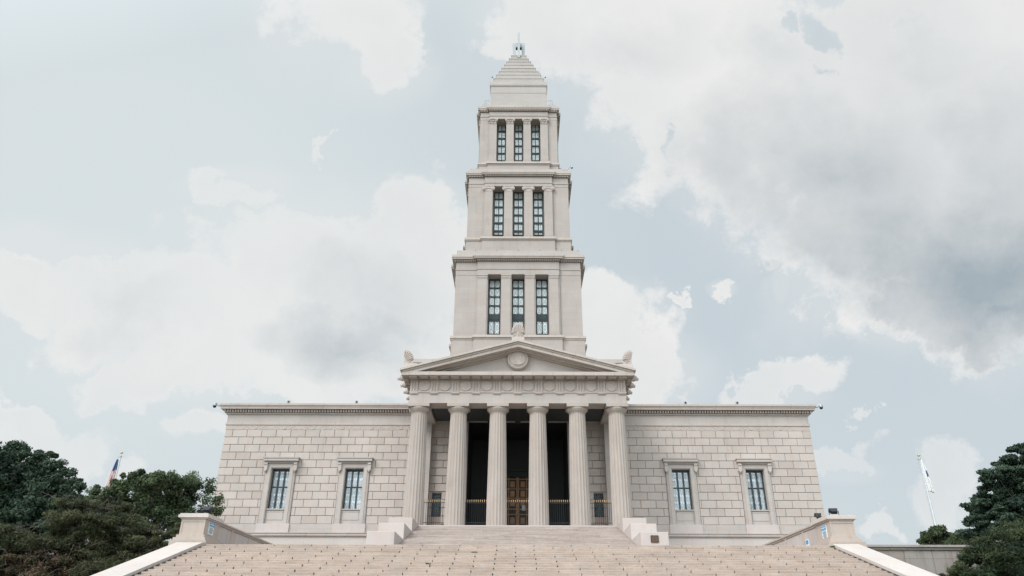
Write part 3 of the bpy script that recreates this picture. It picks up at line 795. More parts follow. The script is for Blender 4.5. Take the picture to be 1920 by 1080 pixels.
# wing windows
def wing_window():
    o = MB(); h = ZG1-ZG0
    # surround: stepped architrave
    def ring(mb, wi, wo, zt_i, zt_o_, y0, y1, t=.5, zb_=None):
        zb_ = -1.98 if zb_ is None else zb_
        mb.box(-wo, -wi, y0, y1, zb_, zt_o_, t); mb.box(wi, wo, y0, y1, zb_, zt_o_, t); mb.box(-wi+.0005, wi-.0005, y0, y1, zt_i, zt_o_-.001, t)
    zb_ = ZB0-ZG0
    ring(o, GW+.06, SH-.20, h+.06, h+.46, -.235, .3, .55, zb_)
    ring(o, GW, GW+.059, h, h+.059, -.19, .35, .45, zb_)
    ring(o, SH-.199, SH-.06, h+.461, h+.56, -.19, .0, .4, zb_)
    ring(o, SH-.059, SH, h+.561, h+.60, -.15, .0, .5, zb_)
    # cornice and consoles
    zt_ = zv(858.0, DW-.5)-ZG0; z0_ = zv(864.8, DW-.5)-ZG0
    o.box(-1.64, 1.64, -.62, 0, zt_-.10, zt_, .4); o.box(-1.58, 1.58, -.56, 0, z0_+.0, zt_-.101, .65); o.box(-1.45, 1.45, -.36, 0, z0_-.10, z0_-.001, .3)
    for k_ in range(30): o.box(-1.12+k_*.077, -1.12+k_*.077+.045, -.37, -.236, z0_-.19, z0_-.101, .5)
    for s in (-1, 1):
        o.box(*sorted((s*(SH-.19), s*(SH+.12))), -.40, -.0, z0_-.80, z0_-.102, .55)
        o.ball((s*(SH-.035), -.28, z0_-.86), .12, .16, .14, 10, 7, .4); o.tube((s*(SH-.18), -.36, z0_-.25), (s*(SH+.11), -.36, z0_-.25), .10, .10, 12, .6)
    # apron, sill, pedestal
    o.box(-GW, GW, -.02, .36, zb_, -.09, .5); o.box(-GW+.001, GW-.001, -.14, .36, -.089, -.001, .65); o.box(-GW+.12, GW-.12, -.05, -.021, -.95, -.19, .5)
    o.box(-GW+.08, GW-.08, -.075, -.051, -.27, -.20, .4)
    w = o.build('window_surround', M['smooth'], B, loc=(0,0,0))
    base = MB(); base.box(-SH-.07, SH+.07, -.26, -.131, zv(998.6, DW-.1)-.08-ZG0, ZB0-ZG0+.003, .6); base.build('pedestal', M['block'], w, local=True)
    f = MB(); D_ = .42
    f.box(-GW, -GW+.10, D_-.1, D_+.1, 0, h); f.box(GW-.10, GW, D_-.1, D_+.1, 0, h); f.box(-GW+.1, GW-.1, D_-.1, D_+.1, h-.16, h); f.box(-GW+.1, GW-.1, D_-.1, D_+.1, 0, .09)
    for x in (-.265, .265): f.box(x-.055, x+.055, D_-.13, D_+.05, .091, h-.161)
    zm = h*.555; f.box(-GW+.101, GW-.101, D_-.09, D_+.04, zm-.05, zm+.05)
    f.build('window_frame', M['frame'], w, local=True)
    p = MB(); p.box(-GW+.1, GW-.1, D_+.06, D_+.09, .09, h-.16); p.build('pane', M['pane2'], w, local=True)
    gr = MB()
    cells = [(-GW+.1, -.32), (-.21, .21), (.32, GW-.1)]
    y0, y1 = D_+.0, D_+.03
    def bar(x0, z0, x1, z1, t=.020):
        d = Vector((x1-x0, z1-z0)); d.normalize(); n = Vector((-d.y, d.x))*t/2
        gr.add([(x0+n.x, y0, z0+n.y), (x0-n.x, y0, z0-n.y), (x1-n.x, y0, z1-n.y), (x1+n.x, y0, z1+n.y), (x0+n.x, y1, z0+n.y), (x0-n.x, y1, z0-n.y), (x1-n.x, y1, z1-n.y), (x1+n.x, y1, z1+n.y)], [(0,1,2,3),(0,3,7,4),(1,5,6,2)])
    for (a_, b_) in cells:
        cx = (a_+b_)/2; hw_ = (b_-a_)/2
        for (q0, q1) in ((.12, zm-.06), (zm+.06, h-.18)):
            n = max(2, round((q1-q0)/(.62))); st_ = (q1-q0)/n
            for k_ in range(n):
                za, zb2 = q0+k_*st_, q0+(k_+1)*st_; zc2 = (za+zb2)/2
                bar(a_, za, b_, zb2); bar(a_, zb2, b_, za); bar(cx, za, cx, zb2, .026)
                for i in range(10):
                    t0_, t1_ = i*.628, (i+1)*.628
                    bar(cx+hw_*.6*math.cos(t0_), zc2+st_*.33*math.sin(t0_), cx+hw_*.6*math.cos(t1_), zc2+st_*.33*math.sin(t1_))
    gr.build('grille', M['grille2'], w, local=True)
    return w
w0 = wing_window(); w0.location = (-WINX[1], DW, ZG0)
labs = {(-1,0): 'window of the left wing nearer the porch', (1,0): 'window of the right wing nearer the porch', (1,1): 'outermost window of the right wing'}
w0['label'] = 'outermost window of the left wing'
for s in (-1, 1):
    for i, xx in enumerate(WINX):
        if (s, i) == (-1, 1): continue
        dup(w0, (s*xx, DW, ZG0), parent=B, label=labs[(s, i)])
# ---- wall inside the porch: coursed side walls, pilasters, deep dark recess with the doors
XO = 4.62                                   # half width of the recess
ZOP = zv(788, DW-.3); ZBM = zv(776.5, DW-.5)
for s in (-1, 1):
    wx0, wx1 = XO+.42, 8.2
    sx = 7.25; sw = .42                 # little grilled window
    zs1, zs0 = zv(924.4, DW), zv(969.5, DW)
    w = MB(); bk = MB()
    bk.box(*sorted((s*wx0, s*(sx-sw))), DW, DW+.9, FLOOR, ZBM); bk.box(*sorted((s*(sx+sw), s*(9.2))), DW, DW+.9, FLOOR, ZBM)
    bk.box(*sorted((s*(sx-sw), s*(sx+sw))), DW, DW+.9, zs1, ZBM); bk.box(*sorted((s*(sx-sw), s*(sx+sw))), DW, DW+.9, FLOOR, zs0); bk.box(*sorted((s*wx0, s*9.1)), DW+.91, DW+1.2, FLOOR, ZBM)
    W = bk.build('porch_side_wall', M['joint'], B)
    rnd = random.Random(3+s)
    for r_ in range(NROW):
        zb_, zt_ = ZB0 + r_*RH, ZB0 + (r_+1)*RH
        if zt_ < FLOOR+.1: continue
        zb_ = max(zb_, FLOOR)
        x = wx0; cuts = [wx0, wx0+ (1.75 if r_ % 2 else .65), wx0+(3.1 if r_ % 2 else 2.45), 8.4]
        cuts = sorted(set([min(c, 8.4) for c in cuts]))
        for lo, hi in zip(cuts[:-1], cuts[1:]):
            segs = [(lo, hi)]
            if zb_ < zs1-.05 and zt_ > zs0+.05:
                segs = [q for q in ((lo, min(hi, sx-sw)), (max(lo, sx+sw), hi)) if q[1]-q[0] > .08]
            for a_, b__ in segs:
                w.cham(*sorted((s*(a_+.02), s*(b__-.02))), DW-.085, DW, zb_+.028, zt_-.028, .022, min(1, max(0, rnd.gauss(.45, .15))))
    w.box(*sorted((s*wx0, s*8.4)), DW-.07, DW, ZW_b0, ZW_l, .4); w.box(*sorted((s*wx0, s*8.4)), DW-.1, DW-.0, ZW_l+.01, ZBM, .5)
    w.build('stone_courses', M['wall'], W)
    a = MB(); a.box(*sorted((s*7.95, s*9.22)), DW-.75, DW+.0, FLOOR, ZBM-.25, .5); a.box(*sorted((s*7.88, s*9.28)), DW-.82, DW, ZBM-.249, ZBM-.0, .6)
    a.box(*sorted((s*(XO), s*(XO+.42))), DW-.35, DW+.5, FLOOR, ZBM-.3, .5); a.box(*sorted((s*(XO-.06), s*(XO+.47))), DW-.42, DW+.5, ZBM-.299, ZBM, .6)
    a.build('anta', M['smooth'], W)
    o = MB(); h = zs1-zs0
    o.box(-sw, sw, .1, .25, 0, h)
    w1 = o.build('grilled_window', M['iron'], B, loc=(s*sx, DW, zs0)); w1['label'] = 'small dark grilled window beside the ' + ('left' if s < 0 else 'right') + ' end of the porch'
    gr = MB()
    for k_ in range(3):
        zc2 = h*(.19+.31*k_)
        for i in range(8):
            t = i*math.pi/4+.39
            gr.tube((.06*math.cos(t), .07, zc2+.06*math.sin(t)), (.25*math.cos(t), .07, zc2+.33*math.sin(t)), .022, .034, 6)
        for i in range(12):
            t0_, t1_ = i*.5236, (i+1)*.5236
            gr.tube((.30*math.cos(t0_), .06, zc2+.40*math.sin(t0_)), (.30*math.cos(t1_), .06, zc2+.40*math.sin(t1_)), .014, .014, 5)
    gr.build('rosette_grille', M['rosette'], w1, local=True)
    fr_ = MB(); fr_.box(-sw, -sw+.06, .0, .1, 0, h); fr_.box(sw-.06, sw, .0, .1, 0, h); fr_.box(-sw+.06, sw-.06, 0, .1, h-.12, h); fr_.box(-sw+.06, sw-.06, 0, .1, 0, .06); fr_.build('window_frame', M['frame'], w1, local=True)
bm_ = MB(); bm_.box(-9.2, 9.2, DW-.5, DW+.9, ZBM+.001, ZA0+1.0, .4); bm_.box(-XO-.0, XO+.0, DW-.30, DW+.5, ZOP, ZBM-.002, .5); bm_.build('porch_beam', M['smooth'], B)
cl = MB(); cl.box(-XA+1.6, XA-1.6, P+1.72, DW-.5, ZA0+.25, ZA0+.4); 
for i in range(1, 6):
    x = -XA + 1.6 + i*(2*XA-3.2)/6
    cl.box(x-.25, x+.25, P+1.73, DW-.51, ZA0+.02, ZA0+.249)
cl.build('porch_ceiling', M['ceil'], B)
DD = 74.0
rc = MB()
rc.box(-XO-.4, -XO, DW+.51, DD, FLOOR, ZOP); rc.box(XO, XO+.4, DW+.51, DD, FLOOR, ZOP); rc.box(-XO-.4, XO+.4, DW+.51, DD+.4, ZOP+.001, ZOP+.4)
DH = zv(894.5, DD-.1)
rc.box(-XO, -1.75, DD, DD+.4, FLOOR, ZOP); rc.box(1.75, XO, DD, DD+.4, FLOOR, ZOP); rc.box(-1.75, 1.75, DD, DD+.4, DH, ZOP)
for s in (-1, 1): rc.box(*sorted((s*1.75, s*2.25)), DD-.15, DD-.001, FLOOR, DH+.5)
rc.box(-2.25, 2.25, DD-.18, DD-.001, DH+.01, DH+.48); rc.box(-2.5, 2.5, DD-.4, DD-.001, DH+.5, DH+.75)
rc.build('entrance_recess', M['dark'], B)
# doors
for s in (-1, 1):
    d = MB(); d.box(*sorted((s*.01, s*1.74)), DD+.05, DD+.16, FLOOR, DH)
    D0 = d.build('bronze_door', M['bronzed'], B); D0['label'] = ('left' if s < 0 else 'right') + ' leaf of the panelled bronze doors'
    pn = MB(); hh = DH-FLOOR
    rails = [0, .145, .145*2, .145*3, .60, .745, .885, 1.0]
    rows = [(.035,.15),(.175,.29),(.315,.425),(.56,.67),(.695,.80),(.825,.93)]
    rows = [(.03,.145),(.175,.29),(.32,.43),(.565,.68),(.70,.81),(.835,.945)]
    cols = [(.18, .80), (.98, 1.58)]
    # stiles and rails raised, panels raised inside dark sinkings
    fr_ = MB()
    fr_.box(*sorted((s*.02, s*.14)), DD-.0, DD+.049, FLOOR, DH); fr_.box(*sorted((s*.84, s*.94)), DD+.0, DD+.049, FLOOR, DH); fr_.box(*sorted((s*1.63, s*1.74)), DD, DD+.049, FLOOR, DH)
    zs_ = [0, .16, .305, .46, .535, .69, .822, .965]
    for z in zs_:
        for (a_, b_) in ((.141, .839), (.941, 1.629)): fr_.box(*sorted((s*a_, s*b_)), DD+.004, DD+.049, FLOOR+hh*z-.0, FLOOR+hh*z+.10)
    fr_.build('door_rails', M['bronze'], D0)
    for (q0, q1) in rows:
        for (a_, b_) in cols: MB().cham(*sorted((s*(a_+.09), s*(b_-.05))), DD+.0, DD+.049, FLOOR+hh*q0+.10, FLOOR+hh*q1-.02, .02).build('door_panel', M['bronze'], D0)
    hd = MB(); hd.ball((s*.12, DD-.06, zv(962.5, DD)), .07, .06, .07); hd.build('door_handle', M['brass'], D0)
o = thing('paper_notice', 'small white paper notice taped to the right leaf of the bronze doors', 'notice', (.65, DD-.02, FLOOR+1.95))
zn = zv(957.5, DD); MB().box(.40, .76, DD-.035, DD-.008, zn, zn+.52).build('sheet', M['paper'], o)
t = MB()
for k_ in range(6): t.box(.45, .70-.05*(k_ % 3), DD-.038, DD-.0355, zn+.08+.065*k_, zn+.095+.065*k_)
t.build('text_lines', M['signgrey'], o)
# urns in the recess
for s in (-1, 1):
    o = thing('bronze_urn', 'dark footed urn in the shadow of the porch ' + ('left' if s < 0 else 'right') + ' of the doors', 'urn', (s*3.35, 71, FLOOR), 'dark urns in the porch')
    u_ = MB(); u_.lathe(0, 0, [(.28, 0), (.28, .06), (.10, .12), (.08, .9), (.14, .98)], 20); u_.build('urn_stand', M['iron'], o, local=True)
    u_ = MB(); u_.lathe(0, 0, [(.14, .985), (.34, 1.1), (.48, 1.3), (.50, 1.5), (.56, 1.54), (.52, 1.56)], 24); u_.build('urn_bowl', M['iron'], o, local=True)
# iron railings between the columns
bay = list(zip(XC[:-1], XC[1:]))
names = ['first porch bay from the left', 'second porch bay from the left', 'middle porch bay before the bronze doors', 'second porch bay from the right', 'first porch bay from the right']
yr = P + 1.15
ztip, zrail, zlow = zv(936.8, yr), zv(942.9, yr), zv(980.4, yr)
for i, (a_, b_) in enumerate(bay):
    x0, x1 = a_+.74, b_-.74
    cx = (x0+x1)/2
    o = thing('iron_railing', 'black gilt-tipped railing across the ' + names[i], 'railing', (cx, yr, FLOOR), 'iron railings between the columns')
    rl = MB(); rl.box(x0-cx, x1-cx, -.02, .02, zrail-FLOOR-.025, zrail-FLOOR+.015); rl.box(x0-cx, x1-cx, -.02, .02, zlow-FLOOR-.02, zlow-FLOOR+.02)
    rl.build('rail', M['iron'], o, local=True)
    n = 11; st_ = (x1-x0)/n
    b0 = None
    for k_ in range(n):
        xx = x0 - cx + st_*(k_+.5)
        if b0 is None:
            bm0 = MB(); bm0.tube((0,0,.03), (0,0,zrail-FLOOR+.06), .017, .017, 6)
            b0 = bm0.build('bar', M['iron'], o, loc=(xx,0,0), local=True)
            tp = MB(); zt_ = zrail-FLOOR+.06; ht = ztip-FLOOR-zt_
            tp.lathe(0, 0, [(.02, zt_), (.030, zt_+ht*.12), (.015, zt_+ht*.25), (.034, zt_+ht*.5), (.024, zt_+ht*.8), (.003, zt_+ht)], 8)
            tp.build('spear_tip', M['gold'], b0, local=True)
        else: dup(b0, (xx,0,0), parent=o)
# ================================================================== the tower
def cross(mb, S, W, p, z0, z1, tint=.5):
    """square of half width S whose middle 2W stands p proud on all four faces"""
    T = S + p
    pts = [(-W,-T),(W,-T),(W,-S),(S,-S),(S,-W),(T,-W),(T,W),(S,W),(S,S),(W,S),(W,T),(-W,T),(-W,S),(-S,S),(-S,W),(-T,W),(-T,-W),(-S,-W),(-S,-S),(-W,-S)]
    return mb.prz([(x, y+TYC) for x, y in pts], z0, z1, tint)
def stage(nm, lab, S, W, p, rec, z_led0, z_sh0, z_op0, z_op1, z_t, z_d0, z_c0, z_c1, z_par, pl_c, pl_w, op_w, capkind, zcap, z_win, SC, SL_, WL_, SP, mat):
    """pl_c: pilaster centres, op: openings between them"""
    # body: core set back by rec, four corner piers and the strips between the openings
    C_ = S - rec
    b = MB(); b.box(-C_, C_, TYC-C_, TYC+C_, z_sh0, z_t)
    a0 = pl_c[0] - op_w[0]                  # placeholder
    segs = []
    oc = op_w[1]                             # opening centres
    ow = op_w[0]                             # opening half width
    edges = [-W]
    for c in oc: edges += [c-ow, c+ow]
    edges.append(W)
    for rot in range(4):
        ca, sa = [(1,0),(0,1),(-1,0),(0,-1)][rot]
        def rb(x0, x1, y0, y1, z0, z1, t=.5):
            pts = []
            for x, y in ((x0,y0),(x1,y0),(x1,y1),(x0,y1)): pts.append((x*ca - y*sa, x*sa + y*ca + TYC))
            b.prz(pts, z0, z1, t)
        for s0 in (-1, 1):
            xa, xb = (W, S) if s0 > 0 else (-C_-.001, -W)
            rb(xa, xb, -S, -C_-.001, z_sh0, z_op1)
        for k in range(0, len(edges), 2): rb(edges[k], edges[k+1], -(S+p-.10), -C_-.001, z_sh0, z_op1)
        for c in oc: rb(c-ow, c+ow, -(S+p-.10), -C_-.001, z_sh0, z_op0)
    T = b.build(nm, mat, B); T['label'] = lab
    # entablature
    e = MB(); cross(e, S+.03, W, p, z_op1+.001, z_t-.10); cross(e, S+.10, W+.07, p, z_t-.099, z_t, .6); cross(e, S, W-.02, p-.02, z_t+.001, z_d0)
    bm2 = MB(); cross(bm2, S+.10, W+.08, p, z_d0+.001, z_c0-.001, .5)
    e.build('entablature', mat, T); bm2.build('dentil_bed', M['grime_shade'], T)
    c = MB(); ov = SC-S
    cross(c, S+ov*.86, W+ov*.86, p, z_c0, z_c0+(z_c1-z_c0)*.38, .45); cross(c, SC, W+ov, p, z_c0+(z_c1-z_c0)*.382, z_c1, .6)
    c.build('cornice', M['trim'], T)
    d = MB()
    dn = .24; dw = .13; zd0, zd1 = z_d0+.06, z_c0-.04
    for rot in (0, 1, 3):
        ca, sa = [(1,0),(0,1),(-1,0),(0,-1)][rot]
        def db(x0, x1, dd):
            pts = []
            for x, y in ((x0,-(dd+.16)),(x1,-(dd+.16)),(x1,-dd),(x0,-dd)): pts.append((x*ca - y*sa, x*sa + y*ca + TYC))
            d.prz(pts, zd0, zd1, .7)
        x = -W
        while x < W: db(x, x+dw, S+.101+p); x += dn
        x = W+.25
        while x < S+.1: db(x, x+dw, S+.101); db(-x-dw, -x, S+.101); x += dn
    d.build('dentils', M['carve'], T)
    # ledge below the shaft and plinth
    l = MB(); cross(l, SL_, WL_, p+.05, z_sh0-.32, z_sh0, .6); cross(l, SL_-.10, WL_-.08, p, z_sh0-.50, z_sh0-.321, .35); l.build('ledge', M['trim'], T)
    l = MB(); cross(l, SL_-.17, WL_-.18, p, z_led0, z_sh0-.501); l.build('plinth', mat, T)
    if z_par:
        l = MB(); l.box(-SP, SP, TYC-SP, TYC+SP, z_c1+.0, z_par); l.build('parapet', M['towertop'], T)
    # pilasters with capitals
    yf = TYC-(S+p)
    q = MB(); hw = pl_w/2
    q.box(-hw, hw, 0, .099, z_sh0+.42, zcap, .55)
    q.box(-hw-.10, hw+.10, -.10, .099, z_sh0+.002, z_sh0+.20, .6); q.tube((-hw-.06, .0, z_sh0+.27), (hw+.06, .0, z_sh0+.27), .07, .07, 10, .5); q.box(-hw-.03, hw+.03, -.03, .099, z_sh0+.34, z_sh0+.419, .4)
    pl = q.build('pilaster', mat, T, loc=(pl_c[0], yf, 0))
    k = MB(); ze = z_op1
    if capkind == 0:
        k.box(-hw-.02, hw+.02, -.02, .10, zcap+.001, zcap+.08, .4); k.box(-hw-.06, hw+.06, -.06, .10, zcap+.081, ze-.22, .5); k.box(-hw-.12, hw+.12, -.12, .10, ze-.219, ze-.001, .6)
    elif capkind == 1:
        k.box(-hw, hw, -.03, .10, zcap+.001, ze-.42, .5); k.box(-hw-.14, hw+.14, -.14, .10, ze-.12, ze-.001, .6); k.box(-hw-.08, hw+.08, -.10, .10, ze-.415, ze-.122, .45)
        for s in (-1, 1):
            for (r_, y_) in ((.29, -.13), (.20, -.17), (.10, -.21)): k.tube((s*(hw+.05), y_, ze-.40), (s*(hw+.05), .12, ze-.40), r_, r_, 16, .5)
    else:
        n = 5; H_ = ze-.16-zcap
        k.prz([(-hw+.02, -.05), (hw-.02, -.05), (hw-.02, .1), (-hw+.02, .1)], zcap+.001, ze-.16, .5)
        k.box(-hw-.20, hw+.20, -.18, .10, ze-.159, ze-.001, .6)
        for row, (fz, ln) in enumerate(((.0, .5), (.38, .5))):
            m2 = 3 + row
            for i in range(m2):
                x = -hw + .12 + (2*hw-.24)*i/(m2-1)
                k.ball((x, -.08-.04*row, zcap+H_*(fz+.28)), .10, .07, H_*.26, 8, 6, .5); k.ball((x, -.16-.05*row, zcap+H_*(fz+.50)), .09, .06, .07, 8, 5, .6)
        for s in (-1, 1):
            k.tube((s*(hw+.02), -.20, ze-.33), (s*(hw+.02), .10, ze-.33), .17, .17, 12, .5); k.tube((s*(hw+.02), -.24, ze-.33), (s*(hw+.02), -.20, ze-.33), .08, .08, 8, .3)
            k.tube((s*hw*.75, -.06, zcap+H_*.55), (s*(hw+.02), -.1, ze-.40), .06, .10, 8, .5)
        k.ball((0, -.18, ze-.10), .10, .07, .09)
    k.build('capital', M['carve'] if capkind else mat, T, loc=(pl_c[0], yf, 0))
    kk = [o for o in T.children if o.name.startswith('capital')][-1]
    for c_ in pl_c[1:]: dup(pl, (c_, yf, 0), parent=T); dup(kk, (c_, yf, 0), parent=T)
    return T
def tower_window(ztop, zbot, hw, rows, panel, yw, fancy):
    h = ztop - zbot
    f = MB(); fw = hw*.13
    f.box(-hw, -hw+fw, -.08, .10, 0, h); f.box(hw-fw, hw, -.08, .10, 0, h); f.box(-fw*.55, fw*.55, -.10, .10, .05, h-.05)
    zz_ = [0] + [r for row in rows for r in row] + [h]
    for a_, b_ in zip(zz_[0::2], zz_[1::2]): 
        if b_-a_ > .01: f.box(-hw+fw, hw-fw, -.07, .09, a_+.001, b_-.001)
    if panel: f.box(-hw*.8, hw*.8, -.12, -.07, panel[0]+.12, panel[1]-.12)
    w = f.build('tower_window', M['frame'], B, loc=(0, yw, zbot))
    p = MB(); p.box(-hw+.02, hw-.02, .105, .13, .02, h-.02)
    if panel: pass
    p.build('pane', M['pane'], w, local=True)
    gr = MB(); y0, y1 = .05, .09
    def bar(x0, z0, x1, z1, t=.030):
        d = Vector((x1-x0, z1-z0)); d.normalize(); n = Vector((-d.y, d.x))*t/2
        gr.add([(x0+n.x, y0, z0+n.y), (x0-n.x, y0, z0-n.y), (x1-n.x, y0, z1-n.y), (x1+n.x, y0, z1+n.y)], [(0,1,2,3)])
        gr.add([(x0+n.x, y1, z0+n.y), (x0-n.x, y1, z0-n.y), (x0-n.x, y0, z0-n.y), (x0+n.x, y0, z0+n.y)], [(0,1,2,3)])
    for (a_, b_) in rows:
        for s in (-1, 1):
            xa, xb = sorted((s*fw*.55, s*(hw-fw))); cx = (xa+xb)/2; cz = (a_+b_)/2; H2 = b_-a_
            if fancy:
                n = 2 if H2 > 2.2 else 1
                for q in range(n):
                    za, zb2 = a_+H2*q/n, a_+H2*(q+1)/n; cz = (za+zb2)/2; h2 = zb2-za
                    bar(xa, za, xb, zb2); bar(xa, zb2, xb, za)
                    for i in range(8):
                        t0_, t1_ = i*math.pi/4, (i+1)*math.pi/4
                        bar(cx+(xb-xa)*.30*math.cos(t0_), cz+h2*.22*math.sin(t0_), cx+(xb-xa)*.30*math.cos(t1_), cz+h2*.22*math.sin(t1_))
                        if i % 2 == 0:
                            bar(cx, za+h2*.04, cx+(xb-xa)*.3*(1 if i<4 else -1), za+h2*.2); bar(cx, zb2-h2*.04, cx+(xb-xa)*.3*(1 if i<4 else -1), zb2-h2*.2)
                    bar(xa+.03, za+.02, xa+.03, zb2-.02, .02); bar(xb-.03, za+.02, xb-.03, zb2-.02, .02)
            else:
                bar(cx, a_, cx, b_, .03)
                for q in (.25, .5, .75): bar(xa, a_+H2*q, xb, a_+H2*q, .03)
                bar(xa+.05, a_, xa+.05, b_, .02); bar(xb-.05, a_, xb-.05, b_, .02)
    gr.build('grille', M['grille'], w, local=True)
    return w
def xs_at(us, v, D): return [(u - (CX + (CY - v)*ROLL))/FPX/ray(CX, v)[1]*D for u in us]
DATA = [
 dict(n='lowest', S=sq(117.0,514), slab=(76.9,505), rec=1.25+.15, p=.32,
      led=(629.6,127.7,86.0), shaft=628.4, op0=627.2, op1=514.4, t=503.8, d0=490.3, c0=484.6, c1=477.3, SC=(124.3,477.2), par=(469.7,114.9),
      pil=[903.4,948.6,993.9,1039.4], pv=570, pw=16.9, op=[926.4,971.5,1016.9], ohw=12.3, cap=522, wt=522.3, wb=626.9, whw=10.7,
      rows=[(526.3,539.3),(541.3,556),(557.6,572.6),(574.4,589.3),(602.5,626)], panel=(591,601.5), kind=0, zlow=690, fancy=True),
 dict(n='middle', S=sq(94.0,377.8), slab=(63.3,343), rec=1.35+.15, p=.30,
      led=(445.6,100.9,71.3), shaft=443.8, op0=442.4, op1=349.2, t=342.6, d0=331.8, c0=327.2, c1=321.2, SC=(98.4,321.2), par=(316.9,91.3),
      pil=[915.7,953.2,990.8,1028.4], pv=380, pw=15.0, op=[934.6,972.0,1009.6], ohw=10.6, cap=358.5, wt=359.0, wb=441.8, whw=8.5,
      rows=[(362.3,372.6),(375,387.3),(390,402.2),(405,417),(420,432),(435.2,440.6)], panel=None, kind=1, zlow=468, fancy=False),
 dict(n='topmost', S=sq(72.2,250), slab=(54.9,217), rec=1.35+.15, p=.28,
      led=(305.0,76.9,60.5), shaft=303.6, op0=302.2, op1=223.0, t=217.0, d0=209.3, c0=205.3, c1=199.6, SC=(75.8,199.6), par=(196.6,69.8),
      pil=[924.4,956.3,988.3,1020.1], pv=240, pw=13.8, op=[940.4,972.5,1004.3], ohw=8.9, cap=232.3, wt=231.6, wb=301.6, whw=7.0,
      rows=[(235.6,245.4),(247.8,258.9),(260.9,272.9),(275.0,286.7),(289.0,300.8)], panel=None, kind=2, zlow=317, fancy=False)]
def sc_half(h, v, S):  # overhang of a square slab
    return sq(h, v)[0]
for d in DATA:
    S, D = d['S']; p = d['p']; W = hwx(d['slab'][0], d['slab'][1], D-p); DF = D-p
    Zf = lambda v: zv(v, DF); Zs = lambda v: zv(v, D)
    SC = sq(*d['SC'])[0]; DC = TYC-SC
    SL_ = sq(d['led'][1], d['led'][0])[0]; WL_ = hwx(d['led'][2], d['shaft'], TYC-SL_-p)
    z_sh0 = zv(d['led'][0], TYC-SL_)
    z_c1 = zv(d['c1'], DC); z_c0 = zv(d['c0'], DC)
    z_t = Zf(d['t']); z_d0 = Zf(d['d0']); z_op1 = Zf(d['op1'])
    SP = sq(d['par'][1], d['par'][0])[0]; z_par = zv(d['par'][0], TYC-SP)
    z_low = zv(d['zlow'], TYC-SL_) if d['n'] == 'lowest' else PREV
    PREV = z_par
    yw = D + d['rec'] - .16
    oc = xs_at(d['op'], d['pv'], DF)
    T = stage('tower_storey', d['n'] + ' storey of the tower', S, W, p, d['rec'], z_low, z_sh0, z_sh0+.02, z_op1, z_t, z_d0, z_c0, z_c1, z_par,
          xs_at(d['pil'], d['pv'], DF), hwx(d['pw']/2, d['pv'], DF)*2, (hwx(d['ohw'], d['pv'], DF), oc), d['kind'], zv(d['cap'], DF), None, SC, SL_, WL_, SP, M['tower'])
    Zw = lambda v: zv(v, yw)
    zt_, zb_ = Zw(d['wt']), max(Zw(d['wb']), z_sh0+.03)
    zt_ = max(zt_, Zw(d['wt']))
    rows = [(max(Zw(b2)-zb_, .05), Zw(a2)-zb_) for a2, b2 in d['rows']][::-1]
    pn = (Zw(d['panel'][1])-zb_, Zw(d['panel'][0])-zb_) if d['panel'] else None
    # head of the window fills the rest of the opening
    w0 = tower_window(zt_, zb_, hwx(d['whw'], d['pv'], yw), rows, pn, yw, d['fancy'])
    w0.location = (oc[0], yw, zb_)
    w0['label'] = 'left tall window of the ' + d['n'] + ' tower storey'
    for c_, nm in zip(oc[1:], ('middle', 'right')): dup(w0, (c_, yw, zb_), parent=B, label=nm + ' tall window of the ' + d['n'] + ' tower storey')
    d['z'] = dict(par=z_par, SP=SP, sh0=z_sh0, SL=SL_, W=W, low=z_low, c1=z_c1, SC=SC)
# core under the lowest storey
u_ = MB(); S1 = DATA[0]['z']['SL']-.2; u_.box(-S1+.1, S1-.1, TYC-S1+.1, TYC+S1-.1, 12, DATA[0]['z']['low']+.5); u_.build('tower_base', M['tower'], B)
# top block and stepped pyramid
tp = MB()
S_, D_ = sq(52.2, 165); zb_ = DATA[2]['z']['par']
zc1 = zv(153.8, sq(53.6,154)[1]); zc0 = zv(159.4, sq(53.6,159)[1])
zm = zv(174.4, D_)
tp.box(-S_, S_, TYC-S_, TYC+S_, zb_, zm-.06); tp.box(-S_+.06, S_-.06, TYC-S_+.06, TYC+S_-.06, zm-.059, zm, .2); tp.box(-S_, S_, TYC-S_, TYC+S_, zm+.001, zc0-.22)
S2 = sq(53.6,155)[0]; tp.box(-S_-.08, S_+.08, TYC-S_-.08, TYC+S_+.08, zc0-.219, zc0-.001, .3); tp.box(-S2, S2, TYC-S2, TYC+S2, zc0, zc1, .7)
TB = tp.build('lantern_block', M['towertop'], B)
py = MB(); zprev = zc1
for (v, h) in [(146.0,47.1),(139.0,42.1),(132.9,37.2),(126.6,32.3),(120.5,27.6),(114.6,23.1),(108.9,18.7),(103.2,14.4)]:
    s_, d_ = sq(h, v+3); zt_ = zv(v, d_)
    py.box(-s_+.05, s_-.05, TYC-s_+.05, TYC+s_-.05, zprev+.001, zt_-.16, random.uniform(.25,.6)); py.box(-s_, s_, TYC-s_, TYC+s_, zt_-.159, zt_, .75); zprev = zt_
py.build('stepped_pyramid', M['towertop'], B)
ztopp = zprev
